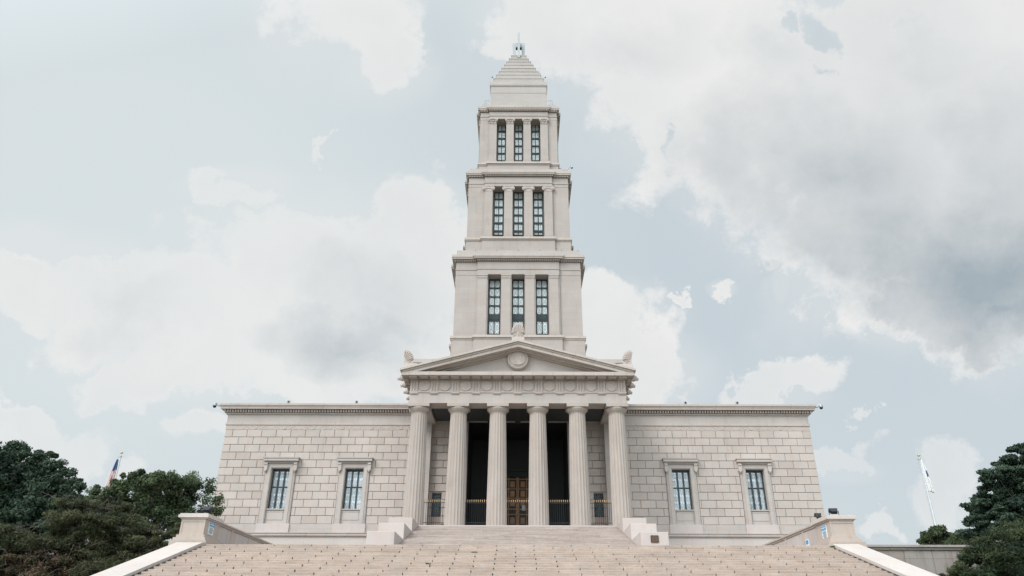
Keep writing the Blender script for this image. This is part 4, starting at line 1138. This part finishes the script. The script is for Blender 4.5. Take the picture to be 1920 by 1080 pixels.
# finial: an open cage of flaring fins round a mast
fn = MB(); zf1 = zv(76.4, TYC-.8); zf2 = zv(62.6, TYC); r0 = hwx(10.6, 102, TYC); r1 = hwx(11.8, 77, TYC)
zl = ztopp
for k_ in range(4):
    a = k_*math.pi/2
    def q(r, t, z): return (r*math.cos(a) - t*math.sin(a), r*math.sin(a) + t*math.cos(a) + TYC, z)
    w_ = .19
    for (ra0, ra1, rb0, rb1) in ((r0-.50, r0, r1-.56, r1),):
        vs = [q(ra0,-w_,zl), q(ra1,-w_,zl), q(ra1,w_,zl), q(ra0,w_,zl), q(rb0,-w_,zf1), q(rb1,-w_,zf1), q(rb1,w_,zf1), q(rb0,w_,zf1)]
        fn.add(vs, [(3,2,1,0),(4,5,6,7),(0,1,5,4),(1,2,6,5),(2,3,7,6),(3,0,4,7)])
    vs = [q(.16,-w_*.9,zf1-.9), q(rb0+.02,-w_*.9,zf1-.9), q(rb0+.02,w_*.9,zf1-.9), q(.16,w_*.9,zf1-.9), q(.16,-w_*.9,zf1-.02), q(rb0+.02,-w_*.9,zf1-.02), q(rb0+.02,w_*.9,zf1-.02), q(.16,w_*.9,zf1-.02)]
    fn.add(vs, [(3,2,1,0),(4,5,6,7),(0,1,5,4),(1,2,6,5),(2,3,7,6),(3,0,4,7)])
fn.box(-.55, .55, TYC-.18, TYC+.18, zf1+.002, zf1+.12)
fn.box(-r0+.06, r0-.06, TYC-r0+.06, TYC+r0-.06, zl, zl+.35)
FN = fn.build('finial', M['whitemetal'], B)
ma = MB(); ma.box(-.20, .20, TYC-.20, TYC+.20, zf1+.121, zf2); ma.box(-.19, .19, TYC-.19, TYC+.19, zl+.36, zf1+.12)
sf = sq(14.4,103)[0]; ma.box(-.19, .19, TYC-sf-.2, TYC-sf-.001, zl-.7, zl+.3); ma.box(-.15,.15, TYC-sf-.2, TYC-r0+.05, zl+.301, zl+.5)
ma.build('mast', M['whitemetal'], FN)
for s in (-1, 1):
    dk_ = MB(); dk_.box(*sorted((s*.21, s*(r1-.57))), TYC-.25, TYC+.25, zf1-1.12, zf1-.901); dk_.build('underside_shade', M['iron'], FN)  # added dark boxes stand in for the shaded undersides of the arms
# railing on the top parapet
zr = DATA[2]['z']['par']; Sx = DATA[2]['z']['SP']
for s in (-1, 1):
    rl = MB(); Sr = Sx-.45; yy = TYC-Sr
    for x in (S_+.1, (S_+Sr)/2, Sr): rl.tube((s*x, yy, zr), (s*x, yy, zr+1.25), .03)
    rl.tube((s*(S_+.1), yy, zr+1.22), (s*Sr, yy, zr+1.22), .03); rl.tube((s*(S_+.1), yy, zr+.15), (s*Sr, yy, zr+.15), .025)
    rl.tube((s*(S_+.1), yy, zr+.15), (s*Sr, yy, zr+1.22), .018); rl.tube((s*(S_+.1), yy, zr+1.22), (s*Sr, yy, zr+.15), .018)
    for yy2 in (TYC-Sr+1.6, TYC-Sr+3.2, TYC): rl.tube((s*Sr, yy2, zr), (s*Sr, yy2, zr+1.25), .03)
    rl.tube((s*Sr, yy, zr+1.22), (s*Sr, TYC, zr+1.22), .03)
    rl.build('roof_railing', M['grey'], B)
# antennas and rods
def rod(u, v0, v1, D, r, lab):
    x, y, z0 = at(u, v1, D); z1 = zv(v0, D)
    o = thing('antenna', lab, 'antenna', (x, y, z0))
    m = MB(); m.tube((x, y, z0), (x, y, z1), r, r*.7); m.build('rod', M['grey'], o)
    m = MB(); m.lathe(x, y, [(.09, z0), (.09, z0+.05), (.04, z0+.12)], 10); m.build('rod_foot', M['grey'], o)
rod(1012.0, 115, 137.5, TYC-2.9, .035, 'thin pole antenna rising from the stepped pyramid')
rod(1083.3, 461.5, 469.6, TYC-DATA[0]['z']['SP']+.4, .03, 'short rod on the right corner of the lowest tower parapet')
rod(884.3, 312, 316.8, TYC-DATA[1]['z']['SP']+.4, .04, 'stubby rod on the left corner of the middle tower parapet')
# security cameras
def camera_obj(loc, s, lab, arm=.9, up=.35, size=1.0):
    o = thing('security_camera', lab, 'camera', loc, 'security cameras on the building')
    m = MB(); k = size
    m.path([(0,0,0), (s*arm*.35,-.05,.0), (s*arm*.6,-.08,up*.6), (s*arm*.85,-.1,up), (s*arm,-.1,up*.8)], [.05*k]*5, 8); m.build('camera_arm', M['grey'], o, local=True)
    m = MB(); m.lathe(s*arm, -.1, [(.12*k, up*.8), (.15*k, up*.8-.12*k), (.14*k, up*.8-.2*k)], 14); m.build('camera_hood', M['grey'], o, local=True)
    m = MB(); m.ball((s*arm, -.1, up*.8-.22*k), .13*k); m.build('camera_dome', M['iron'], o, local=True)
zc_ = zv(762.5, DW-.5)
camera_obj((-XW-.72, DW-.5, zc_), -1, 'grey domed security camera on the left corner of the left wing cornice', .5, .28, 1.25)
camera_obj((XW+.72, DW-.5, zc_), 1, 'grey domed security camera on the right corner of the right wing cornice', .5, .28, 1.25)
x, y, z = at(1065.0, 317.0, TYC-DATA[1]['z']['SP'])
camera_obj((DATA[1]['z']['SP']-.3, y+.3, DATA[1]['z']['par']), 1, 'security camera on a bent arm at the right of the middle tower parapet', 1.0, .75, 1.1)
s8 = sq(47.1,146)[0]; z8 = zv(146.0, TYC-s8)
camera_obj((-s8+.1, TYC-s8+.3, z8), -1, 'small camera hooked off the left foot of the pyramid roof', .35, .6, .8)
camera_obj((s8-.1, TYC-s8+.3, z8), 1, 'small camera hooked off the right foot of the pyramid roof', .35, .6, .8)
# small lamps on the roofs
def spot(loc, lab, grp, k=1.0):
    o = thing('spotlight', lab, 'spotlight', loc, grp)
    m = MB(); m.box(-.16*k, .16*k, -.1*k, .12*k, .10*k, .40*k); m.box(-.03*k, .03*k, -.03*k, .03*k, 0, .099*k); m.build('lamp_housing', M['grey'], o, local=True)
    m = MB(); m.tube((0,-.102*k,.25*k), (0,-.13*k,.25*k), .12*k, .12*k, 12); m.build('lamp_lens', M['iron'], o, local=True)
for u, lab in ((541.0, 'grey spotlight on the left wing roof above its outer window'), (668.6, 'grey spotlight on the left wing roof above its inner window'),
               (1285, 'grey spotlight on the right wing roof above its inner window'), (1382, 'grey spotlight on the right wing roof above its outer window')):
    x, y, z = at(u, 757, DW-.5); spot((x, DW-.55, ZW_C1), lab, 'spotlights on the wing roofs', .75)
for (us_, S0, zz_, nm, p_) in (([935, 972.5, 1009], sq(52.2,190)[0], DATA[2]['z']['par'], 'top', 0), ([915, 953, 991, 1029], DATA[2]['z']['SL'], DATA[1]['z']['par'], 'middle', .3), ([892, 932, 972.3, 1012.7, 1052.5], DATA[1]['z']['SL'], DATA[0]['z']['par'], 'lowest', .3)):
    for i, u in enumerate(us_):
        ord_ = ['first', 'second', 'third', 'fourth', 'fifth'][i]
        yl = TYC-S0-p_-.25; x = xs_at([u], {'top':192,'middle':314,'lowest':466}[nm], yl)[0]
        spot((x, yl, zz_), ord_ + ' small lamp from the left on the ' + nm + ' tower parapet', 'small lamps on the tower parapets', .62)
# ------------------------------------------------------------------ flagpoles and flags
def pole(u0, v0, vtip, D, r0, r1, lab):
    r0, r1 = .125, .055
    x, y, _ = at(u0, v0, D); z1 = zv(vtip, D, u0)
    o = thing('flagpole', lab, 'flagpole', (x, y, TERR), 'flagpoles beside the building')
    h = z1 - TERR
    m = MB(); m.lathe(0, 0, [(r0*2.2, 0), (r0*2.2, .12), (r0*1.3, .3), (r0, .5), (r0*.95, h*.4), (r1, h-.35)], 14); m.build('pole', M['pole'], o, local=True)
    m = MB(); m.ball((0,0,h-.12), .14, .14, .11, 12, 8); m.build('ball_finial', M['brass'], o, local=True)
    m = MB(); m.tube((0,0,h-.55), (0,0,h-.42), .11, .11, 10); m.tube((0,0,h-.5), (-.22,0,h-.5), .03, .03); m.build('truck', M['grey'], o, local=True)
    m = MB(); m.tube((-.16,-.02,1.2), (-.2,0,h-.5), .012, .012, 5); m.build('halyard', M['whitemetal'], o, local=True)
    m = MB(); m.box(-.05, .05, -r0-.1, -r0*.8, 1.1, 1.4); m.build('cleat', M['grey'], o, local=True)
    return o, x, y, z1
o, fx, fy, fz = pole(1722.4, 853, 851.5, 70, .16, .09, 'tall pale flagpole with gilt ball behind the right terrace wall')
o, gx, gy, gz = pole(228.0, 849, 846.5, 70, .16, .09, 'flagpole behind the left trees flying the striped flag')
def limp_flag(x, y, ztop, length, width, lean, kind):
    """cloth hanging in folds from the halyard"""
    m = MB(); nu, nv = 26, 40
    pts = []
    for j in range(nv+1):
        t = j/nv; z = ztop - length*t
        wv = width*(.25 + .75*min(1, t*2.2)**.8)
        row = []
        for i in range(nu+1):
            s = i/nu
            fx_ = lean*t + wv*(s-.35)*(1+.1*math.sin(t*5))
            fy_ = .16*math.sin(s*15+t*1.5)*min(1, t*2+.2)
            row.append((x+fx_, y+fy_, z - .25*length*s*(t if kind == 'striped' else .4)*0.6))
        pts.append(row)
    vs = [p for r in pts for p in r]; fs, ts = [], []
    for j in range(nv):
        for i in range(nu):
            fs.append((j*(nu+1)+i, (j+1)*(nu+1)+i, (j+1)*(nu+1)+i+1, j*(nu+1)+i+1))
            t, s = j/nv, i/nu
            if kind == 'striped': c = .1 if t < .36 - .12*s else (.5 if int(s*9+t*1.2) % 2 == 0 else .9)
            else: c = .1 if (.30 < t < .52 and .5 < s < .85) else .9
            ts.append(c)
    m.v = vs; m.f = fs; m.t = ts; m.sm = [True]*len(fs)
    return m
f = limp_flag(gx-.22, gy-.05, gz-.75, 3.3, .50, -.42, 'striped').build('flag', M['flag']); tag(f, 'limp red and white striped flag with blue corner hanging above the left trees', 'flag')
f.data.polygons.foreach_set('use_smooth', [True]*len(f.data.polygons))
sl = f.modifiers.new('cloth_thickness', 'SOLIDIFY'); sl.thickness = .012
f = limp_flag(fx+.06, fy-.15, fz-.5, 3.0, .40, .22, 'plain').build('flag', M['flag']); tag(f, 'limp white flag with small blue mark wrapped round the right flagpole', 'flag')
sl = f.modifiers.new('cloth_thickness', 'SOLIDIFY'); sl.thickness = .012
# ================================================================== trees
def leaves_mesh(centers, normals, size, tints, mat, name, parent, aspect=.55, jitter=.35):
    n = len(centers)
    a = rng.normal(size=(n,3)); a -= (a*normals).sum(1)[:,None]*normals*.6
    a /= np.linalg.norm(a, axis=1)[:,None] + 1e-9
    b = np.cross(normals, a); b /= np.linalg.norm(b, axis=1)[:,None] + 1e-9
    s = size*(1 + jitter*(rng.random(n)-.5)*2)
    a = a*s[:,None]; b = b*(s*aspect)[:,None]
    V = np.empty((n, 4, 3), dtype=np.float32)
    V[:,0] = centers - a; V[:,1] = centers - b*.9 + a*.1; V[:,2] = centers + a; V[:,3] = centers + b*.9 + a*.1
    me = bpy.data.meshes.new(name); me.vertices.add(4*n); me.vertices.foreach_set('co', V.reshape(-1))
    me.loops.add(4*n); me.loops.foreach_set('vertex_index', np.arange(4*n, dtype=np.int32))
    me.polygons.add(n); me.polygons.foreach_set('loop_start', np.arange(0, 4*n, 4, dtype=np.int32)); me.polygons.foreach_set('loop_total', np.full(n, 4, dtype=np.int32))
    at_ = me.attributes.new('tint', 'FLOAT', 'FACE'); at_.data.foreach_set('value', np.clip(tints, 0, 1).astype(np.float32))
    me.update(calc_edges=True); me.materials.append(mat)
    o = bpy.data.objects.new(name, me); COL.objects.link(o)
    if parent is not None: put(o, parent)
    return o
def tree(lab, cat, base, top, pads, leafn, lsize, mat, kind='broad', name='broadleaf_tree', trunk_r=.25, twigs=0, second=None, group=None, flat=.8, srmin=.28):
    """pads: (x, y, z, radius) foliage masses; leaves fill each pad as many small sprays"""
    o = thing(name, lab, cat, base, group)
    bx, by, bz = base
    tr = MB(); br = MB()
    H = top - bz
    tpts = [(bx, by, bz-.1)]; 
    for k in range(1, 7): tpts.append((bx + random.uniform(-.25,.25)*k*.4, by + random.uniform(-.2,.2)*k*.4, bz + H*.8*k/6))
    tr.path(tpts, [trunk_r*(1-.13*k) for k in range(7)], 10)
    cs, ns, ts = [], [], []
    tot = sum(p[3]**2 for p in pads)
    for (x, y, z, r) in pads:
        # limb
        k = min(5, max(1, int((z - bz)/(H*.8)*6*.7))); s0 = Vector(tpts[k]); e0 = Vector((x, y, z - r*.2))
        mid = s0.lerp(e0, .5) + Vector((random.uniform(-.3,.3), random.uniform(-.3,.3), random.uniform(0,.5)))
        br.path([s0, mid, e0], [trunk_r*.25, trunk_r*.15, trunk_r*.05], 6)
        n = int(leafn*r*r/tot)
        nsub = max(8, int(16*r*r))
        # sub sprays
        d = rng.normal(size=(nsub,3)); d /= np.linalg.norm(d, axis=1)[:,None]
        d[:,2] = d[:,2]*.75 + .18
        rad = r*(.15 + 1.0*rng.random(nsub)**.55)
        sc = np.array([x, y, z]) + d*rad[:,None]*np.array([1,1,flat+.35])
        for q in range(nsub):
            if q % 2 == 0: br.path([e0, e0.lerp(Vector(sc[q]), .5)+Vector((0,0,.1)), Vector(sc[q])], [trunk_r*.045, trunk_r*.03, .006], 4)
        sr = np.clip(r*.42, srmin, .55)*(.5+.9*rng.random(nsub))
        idx = rng.integers(0, nsub, n)
        dd = rng.normal(size=(n,3)); dd /= np.linalg.norm(dd, axis=1)[:,None]
        rr = rng.random(n)**.45
        pc = sc[idx] + dd*(sr[idx]*rr)[:,None]*np.array([1.15,1.15,flat])
        nn = dd*.8 + np.array([0,0,.45]) + rng.normal(size=(n,3))*.35; nn /= np.linalg.norm(nn, axis=1)[:,None]
        cs.append(pc); ns.append(nn)
        tone = rng.normal(.42, .20, nsub)
        ts.append(tone[idx] + rng.normal(0, .16, n))
    cs, ns, ts = np.concatenate(cs), np.concatenate(ns), np.concatenate(ts)
    keep = np.ones(len(cs), bool)
    tr.build('trunk', M['bark'], o); br.build('branches', M['bark'], o)
    if second is not None:
        m2 = second[1](cs); leaves_mesh(cs[m2], ns[m2], lsize, ts[m2], second[0], 'brown_foliage', o, .5); keep = ~m2
    leaves_mesh(cs[keep], ns[keep], lsize, ts[keep], mat, 'crown', o, .5 if kind == 'broad' else .22)
    if twigs:
        tw = MB()
        P_ = cs[rng.integers(0, len(cs), twigs)]
        for q in P_:
            q = Vector(q); dv = Vector((random.gauss(0,1), random.gauss(0,1)-.6, random.gauss(.2,.6))).normalized()
            L_ = random.uniform(.4, 1.3); m1 = q + dv*L_*.5 + Vector((0,0,random.uniform(-.1,.15)))
            tw.path([q, m1, q+dv*L_], [.022, .014, .004], 4)
            for _ in range(2):
                e = m1 + Vector((random.gauss(0,.3), random.gauss(0,.3), random.gauss(0,.3))); tw.path([m1, e], [.01, .003], 3)
        tw.build('bare_twigs', M['twig'], o)
    return o
def pix_pads(lst, D, dj=1.6):
    """crown masses placed by image pixels, spread in depth about D"""
    out = []
    for (u, v, rpx) in lst:
        d = D + random.uniform(-dj, dj); x, y, z = at(u, v, d)
        out.append((x, y, z, rpx/FPX*d/ray(CX, v)[1]*.97))
    return out
def gpt(u, D): return (at(u, 900, D)[0], D, 0.0)
random.seed(21)
# big dark tree far left
L = [(-60,900,70),(0,872,34),(28,862,26),(62,872,24),(92,878,24),(118,890,20),(138,905,13),(10,905,40),(60,905,36),(105,915,28),(150,914,10),(-20,950,50),(30,950,45),(85,948,40),(125,942,24),(0,1000,55),(60,1000,48),(110,985,30),(20,1050,50),(80,1050,45),(-70,1000,60),(8,846,16),(48,856,12),(150,940,14),(-60,850,40),(-90,1060,60)]
tree('tall dark green tree at the far left edge behind the olive cedar', 'tree', gpt(20, 52.5), 13.5, pix_pads(L, 52.5, 2.2), 150000, .12, M['leafA'], name='broadleaf_tree', trunk_r=.32, group=None)
# loose tree behind, in front of the left wing
L = [(222,915,18),(250,903,20),(285,903,24),(320,905,26),(350,918,22),(185,935,20),(235,935,30),(290,940,34),(335,945,26),(190,965,34),(250,980,40),(310,980,34),(150,985,36),(345,975,14),(200,1020,40),(270,1020,34),(372,910,9),(392,918,9),(405,938,8),(398,962,9),(385,940,7),(362,935,10),(410,960,6),(204,926,12),(163,952,16),(395,905,5),(376,962,6),(140,950,12)]
tree('loose leafy tree with see-through edge in front of the left wing corner', 'tree', gpt(290, 49.5), 10.2, pix_pads(L, 49.5, 1.4), 62000, .10, M['leafC'], name='broadleaf_tree', trunk_r=.2, flat=1.0, srmin=.36, twigs=30)
# olive cedar in front
L = [(120,950,20),(150,955,26),(190,965,26),(225,965,22),(110,985,30),(160,990,36),(215,995,34),(265,1000,26),(80,1025,34),(135,1030,40),(195,1035,40),(250,1035,32),(60,1065,34),(120,1075,44),(190,1080,46),(250,1070,32),(295,1015,20),(300,1040,14),(20,1075,30),(-20,1085,40),(20,1030,34),(-15,1050,36),(50,1055,30),(10,1005,26),(-40,1010,34),(90,1110,50),(180,1120,50),(230,1100,30),(320,1005,10),(335,1000,14),(345,985,12)]
tree('olive green cedar with brown sprays and bare twigs at the lower left', 'tree', gpt(150, 45.5), 7.2, pix_pads(L, 45.5, 1.2), 190000, .095, M['leafB'], kind='cedar', name='cedar_tree', trunk_r=.24, twigs=420,
     second=(M['leafR'], lambda c: (rng.random(len(c)) < np.clip(.5 - np.abs(c[:,0]+27.3)*.16, .015, .42)*(c[:,2] < 6.6))), flat=.6)
# right side
L = [(1905,852,20),(1890,872,22),(1920,880,34),(1868,888,22),(1900,905,36),(1850,905,20),(1945,920,50),(1850,935,24),(1880,950,36),(1930,970,50),(1825,952,16),(1835,975,20),(1870,985,30),(1815,975,10),(1845,915,12),(1835,995,18),(1960,870,40),(1980,960,60),(1915,840,12),(1860,965,24),(1990,1040,60),(1860,1010,30),(1815,1003,16),(1830,1018,16)]
tree('tall dark layered tree at the right edge of the view', 'tree', gpt(1910, 52.0), 13.2, pix_pads(L, 52.0, 1.8), 120000, .12, M['leafA'], name='broadleaf_tree', trunk_r=.3, flat=.5, srmin=.3)
L = [(1900,1010,34),(1860,1030,30),(1835,1050,22),(1880,1060,44),(1930,1040,50),(1815,1045,14),(1850,1085,34),(1800,1075,18),(1960,1000,40),(1790,1082,10),(1915,1000,20),(1900,1110,50),(1830,1110,34),(1980,1080,60),(1775,1095,14),(1812,1062,14)]
tree('low dark yew bush in front of the right retaining wall', 'bush', gpt(1890, 44.5), 5.4, pix_pads(L, 44.5, 1.0), 130000, .095, M['leafD'], kind='cedar', name='yew_bush', trunk_r=.18, flat=.7)
L = [(1738,1008,12),(1755,1000,11),(1770,1003,12),(1748,1018,16),(1785,1010,12),(1770,1020,14),(1735,1020,10),(1762,992,6)]
tree('small light green tree behind the retaining wall by the flagpole', 'tree', (at(1755, 1015, 62)[0], 62, TERR), 10.6, pix_pads(L, 62, .7), 12000, .12, M['leafC'], name='broadleaf_tree', trunk_r=.12)
L = [(1795,1012,12),(1812,1008,12),(1806,1022,14),(1826,1015,12),(1788,1024,10)]
tree('small bush behind the retaining wall next to the tall right tree', 'tree', (at(1806, 1015, 57)[0], 57, TERR), 9.6, pix_pads(L, 57, .6), 10000, .11, M['leafC'], name='broadleaf_tree', trunk_r=.1)
# ================================================================== light, sky, camera
SUN_EL, SUN_AZ = 42, -46                   # azimuth measured from the way the camera came, west positive
ln = bpy.data.lights.new('sun', 'SUN'); ln.energy = 1.1; ln.angle = R(28); ln.color = (1.0, .972, .945)
so = bpy.data.objects.new('sun', ln); COL.objects.link(so)
sd = Vector((math.cos(R(SUN_EL))*math.sin(R(SUN_AZ)), -math.cos(R(SUN_EL))*math.cos(R(SUN_AZ)), math.sin(R(SUN_EL))))   # towards the sun
so.rotation_euler = sd.to_track_quat('Z', 'Y').to_euler(); so.location = (0, 0, 120)
w = bpy.data.worlds.new('World'); scene.world = w; w.use_nodes = True
nt = w.node_tree; nt.nodes.clear(); L = nt.links
out = N(nt, 'ShaderNodeOutputWorld'); bg = N(nt, 'ShaderNodeBackground'); L.new(bg.outputs[0], out.inputs[0])
sky = N(nt, 'ShaderNodeTexSky', sky_type='NISHITA'); sky.sun_disc = False
sky.sun_elevation = R(SUN_EL); sky.sun_rotation = math.atan2(sd.x, sd.y); sky.air_density = 1.0; sky.dust_density = 2.5; sky.ozone_density = 1.0
STR = .10
bg.inputs['Strength'].default_value = STR
tc = N(nt, 'ShaderNodeTexCoord')
def dot(vec):
    n = N(nt, 'ShaderNodeVectorMath', operation='DOT_PRODUCT'); L.new(tc.outputs['Generated'], n.inputs[0]); n.inputs[1].default_value = vec; return n.outputs['Value']
def mth(op, a, b=None, c=None, clamp=False):
    n = N(nt, 'ShaderNodeMath', operation=op); n.use_clamp = clamp
    for i, q in enumerate((a, b, c)):
        if q is None: continue
        if isinstance(q, (int, float)): n.inputs[i].default_value = q
        else: L.new(q, n.inputs[i])
    return n.outputs[0]
# the cloud field is laid out in image pixels, on the tangent plane at the view axis
fw = mth('MAXIMUM', dot((0, cp, sp)), .12)
px_ = mth('DIVIDE', dot((1, 0, 0)), fw); py_ = mth('DIVIDE', dot((0, -sp, cp)), fw)
cmb = N(nt, 'ShaderNodeCombineXYZ'); L.new(px_, cmb.inputs[0]); L.new(py_, cmb.inputs[1])
nz = N(nt, 'ShaderNodeTexNoise', i_Scale=4.2, i_Detail=12.0, i_Roughness=.60); L.new(cmb.outputs[0], nz.inputs['Vector'])
nz2 = N(nt, 'ShaderNodeTexNoise', i_Scale=7.0, i_Detail=12.0, i_Roughness=.66); L.new(cmb.outputs[0], nz2.inputs['Vector'])
nz3 = N(nt, 'ShaderNodeTexNoise', i_Scale=19.0, i_Detail=12.0, i_Roughness=.7); L.new(cmb.outputs[0], nz3.inputs['Vector'])
nzf = N(nt, 'ShaderNodeTexNoise', i_Scale=1.7, i_Detail=6.0, i_Roughness=.55); L.new(cmb.outputs[0], nzf.inputs['Vector'])
# warp
wv = N(nt, 'ShaderNodeVectorMath', operation='MULTIPLY_ADD'); L.new(nz.outputs['Color'], wv.inputs[0]); wv.inputs[1].default_value = (.34,.34,0); 
sb = N(nt, 'ShaderNodeVectorMath', operation='SUBTRACT'); L.new(cmb.outputs[0], sb.inputs[0]); sb.inputs[1].default_value = (.17,.17,0)
L.new(sb.outputs[0], wv.inputs[2])
def ell(u, v, ru, rv, amp=1.0, src=None):
    m = N(nt, 'ShaderNodeVectorMath', operation='SUBTRACT'); L.new(src or wv.outputs[0], m.inputs[0]); m.inputs[1].default_value = ((u-CX)/FPX, (CY-v)/FPX, 0)
    k = N(nt, 'ShaderNodeVectorMath', operation='MULTIPLY'); L.new(m.outputs[0], k.inputs[0]); k.inputs[1].default_value = (FPX/ru, FPX/rv, 0)
    l = N(nt, 'ShaderNodeVectorMath', operation='LENGTH'); L.new(k.outputs[0], l.inputs[0])
    return mth('MULTIPLY', mth('SUBTRACT', 1.0, l.outputs['Value']), amp)
def vmax(lst):
    r = lst[0]
    for q in lst[1:]: r = mth('MAXIMUM', r, q)
    return r
CL = [(1250,40,330,170),(1550,170,360,230),(1780,300,360,330),(1850,480,330,190),(1640,430,230,180),(1480,290,230,180),(1260,220,150,130),(1040,30,150,90),
      (1950,120,330,330),(1900,600,140,75),(1730,580,150,80),(1680,20,160,90),
      (620,50,150,110),(700,120,110,75),(560,10,90,60),
      (560,470,200,110),(640,560,260,140),(760,500,170,130),(800,420,80,80),(450,350,100,35),(520,640,220,90),(620,690,280,80),
      (120,510,170,60),(330,560,200,80),(500,700,230,60),(860,640,90,90),(300,700,160,50),(240,590,190,75),(380,650,190,70),(40,460,90,45),
      (1150,620,110,90),(1210,700,110,75),(1100,570,70,50),
      (1470,735,85,36),(1355,541,26,16),(1465,520,20,48),(1590,885,58,20),(1610,815,20,14),(1790,925,75,55),(1640,1000,60,22),
      (90,810,130,42),(30,770,70,30),(190,715,40,18),(390,830,80,38),(200,890,80,30),(950,90,70,45),(1290,575,16,12),(640,285,26,10)]
base = vmax([ell(u, v, a*1.06, b*1.06) for u, v, a, b in CL])
soft = vmax([ell(u, v, a*1.06, b*1.06, 1.0, cmb.outputs[0]) for u, v, a, b in CL[:37]])
hole = vmax([ell(1550,35,62,50,.62), ell(1480,30,34,22,.6), ell(1545,120,40,26,.5), ell(1275,265,26,30,.5), ell(1440,600,70,110,.8), ell(820,60,50,60,.6), ell(870,260,120,70,.6)])
n_mid = mth('SUBTRACT', nz2.outputs['Fac'], .5); n_big = mth('SUBTRACT', nz.outputs['Fac'], .5); n_fin = mth('SUBTRACT', nz3.outputs['Fac'], .5)
dens = mth('SUBTRACT', base, mth('MULTIPLY', mth('MAXIMUM', hole, 0.0), 1.5))
dens = mth('ADD', dens, mth('MULTIPLY', n_mid, 1.5)); dens = mth('ADD', dens, mth('MULTIPLY', n_fin, .85))
def sstep(x, a, b_):
    m = N(nt, 'ShaderNodeMapRange', interpolation_type='SMOOTHSTEP'); L.new(x, m.inputs[0]); m.inputs[1].default_value = a; m.inputs[2].default_value = b_; return m.outputs[0]
crisp = sstep(dens, -.08, .38)
softd = mth('ADD', soft, mth('ADD', mth('MULTIPLY', n_big, 1.3), mth('MULTIPLY', n_mid, .5)))
veil2 = mth('MULTIPLY', mth('MULTIPLY', sstep(softd, -.45, .5), .34), mth('SUBTRACT', 1.0, mth('MULTIPLY', mth('MAXIMUM', hole, 0.0), 1.3), clamp=True))
mask = mth('MAXIMUM', mth('MULTIPLY', crisp, mth('ADD', .93, mth('MULTIPLY', n_mid, .7)), clamp=True), veil2)
DK = [(1840,490,400,220,1.3),(1560,330,300,200,.75),(1900,560,240,110,1.2),(1680,420,320,200,.75),(1680,170,330,220,.22),(630,625,200,80,.75),(700,560,150,110,.4),(1430,100,150,90,.30),(1180,90,120,80,.22),(1860,330,280,200,.6),(1750,160,220,120,.28),(250,600,120,40,.2)]
opac = mth('SUBTRACT', 1.0, mth('MAXIMUM', vmax([ell(380,330,900,800,.28, cmb.outputs[0]), ell(1620,880,600,260,.55, cmb.outputs[0]), ell(200,830,600,170,.5, cmb.outputs[0])]), 0.0))
mask = mth('MULTIPLY', mask, opac)
dk = vmax([ell(u, v, a*1.15, b*1.15, am) for u, v, a, b, am in DK]); dk = mth('MAXIMUM', dk, 0.0)
dk = mth('ADD', mth('MULTIPLY', dk, .85), mth('ADD', mth('MULTIPLY_ADD', n_big, .45, .05), mth('MULTIPLY', n_mid, .36)))
dk = mth('MULTIPLY', mth('MAXIMUM', dk, 0.0), sstep(mth('ADD', base, mth('MULTIPLY', n_mid, .5)), .12, .50), clamp=True)
EXPO = 1.1
K = 1/(STR*2**EXPO)
def lin(r, g, b_): 
    f = lambda c: ((c/255+.055)/1.055)**2.4
    return tuple(f(c)*K for c in (r, g, b_))
cloud = mixc(nt, dk, lin(237,237,236), lin(163,175,183))
# thin cloud veil over the Nishita sky: paler to the west and overhead
veilf = vmax([ell(200,450,1050,900,1.0, cmb.outputs[0]), ell(900,-100,900,300,.7, cmb.outputs[0]), ell(900,1300,1800,700,.6, cmb.outputs[0])])
veil = mixc(nt, mth('MULTIPLY', mth('MAXIMUM', veilf, 0.0), 1.5, clamp=True), lin(199,210,216), lin(217,225,227))
skyc = mixc(nt, .97, sky.outputs[0], veil)
col = mixc(nt, mask, skyc, cloud)
# broad glow added to the sky behind the camera, softly fills the facade
gl = mth('MAXIMUM', dot((-math.cos(R(40))*math.sin(R(14)), -math.cos(R(40))*math.cos(R(14)), math.sin(R(40)))), 0.0); gl = mth('POWER', gl, 1.15)
glc = mixc(nt, 1.0, col, mixc(nt, gl, (1,1,1), (3.64,3.54,3.43)), 'MULTIPLY')
L.new(glc, bg.inputs['Color'])
w.cycles.sampling_method = 'MANUAL'; w.cycles.sample_map_resolution = 512
cam = bpy.data.cameras.new('camera'); co = bpy.data.objects.new('camera', cam); COL.objects.link(co)
Rv, Uv, Fv = Vector((1,0,0)), Vector((0,-sp,cp)), Vector((0,cp,sp))
Rc = Rv*math.cos(ROLL) - Uv*0 + Uv*math.sin(ROLL); Uc = -Rv*math.sin(ROLL)*1 + Uv*math.cos(ROLL)
co.matrix_world = Matrix(((Rc.x,Uc.x,-Fv.x,0),(Rc.y,Uc.y,-Fv.y,0),(Rc.z,Uc.z,-Fv.z,EYE),(0,0,0,1)))
cam.sensor_width = 36; cam.lens = FPX/1920*36; cam.shift_x = -(CX-960)/1920; cam.clip_end = 6000; cam.clip_start = .1
scene.camera = co
scene.view_settings.view_transform = 'Standard'; scene.view_settings.look = 'None'; scene.view_settings.exposure = EXPO; scene.view_settings.gamma = 1
scene.render.engine = 'CYCLES'; scene.cycles.max_bounces = 6
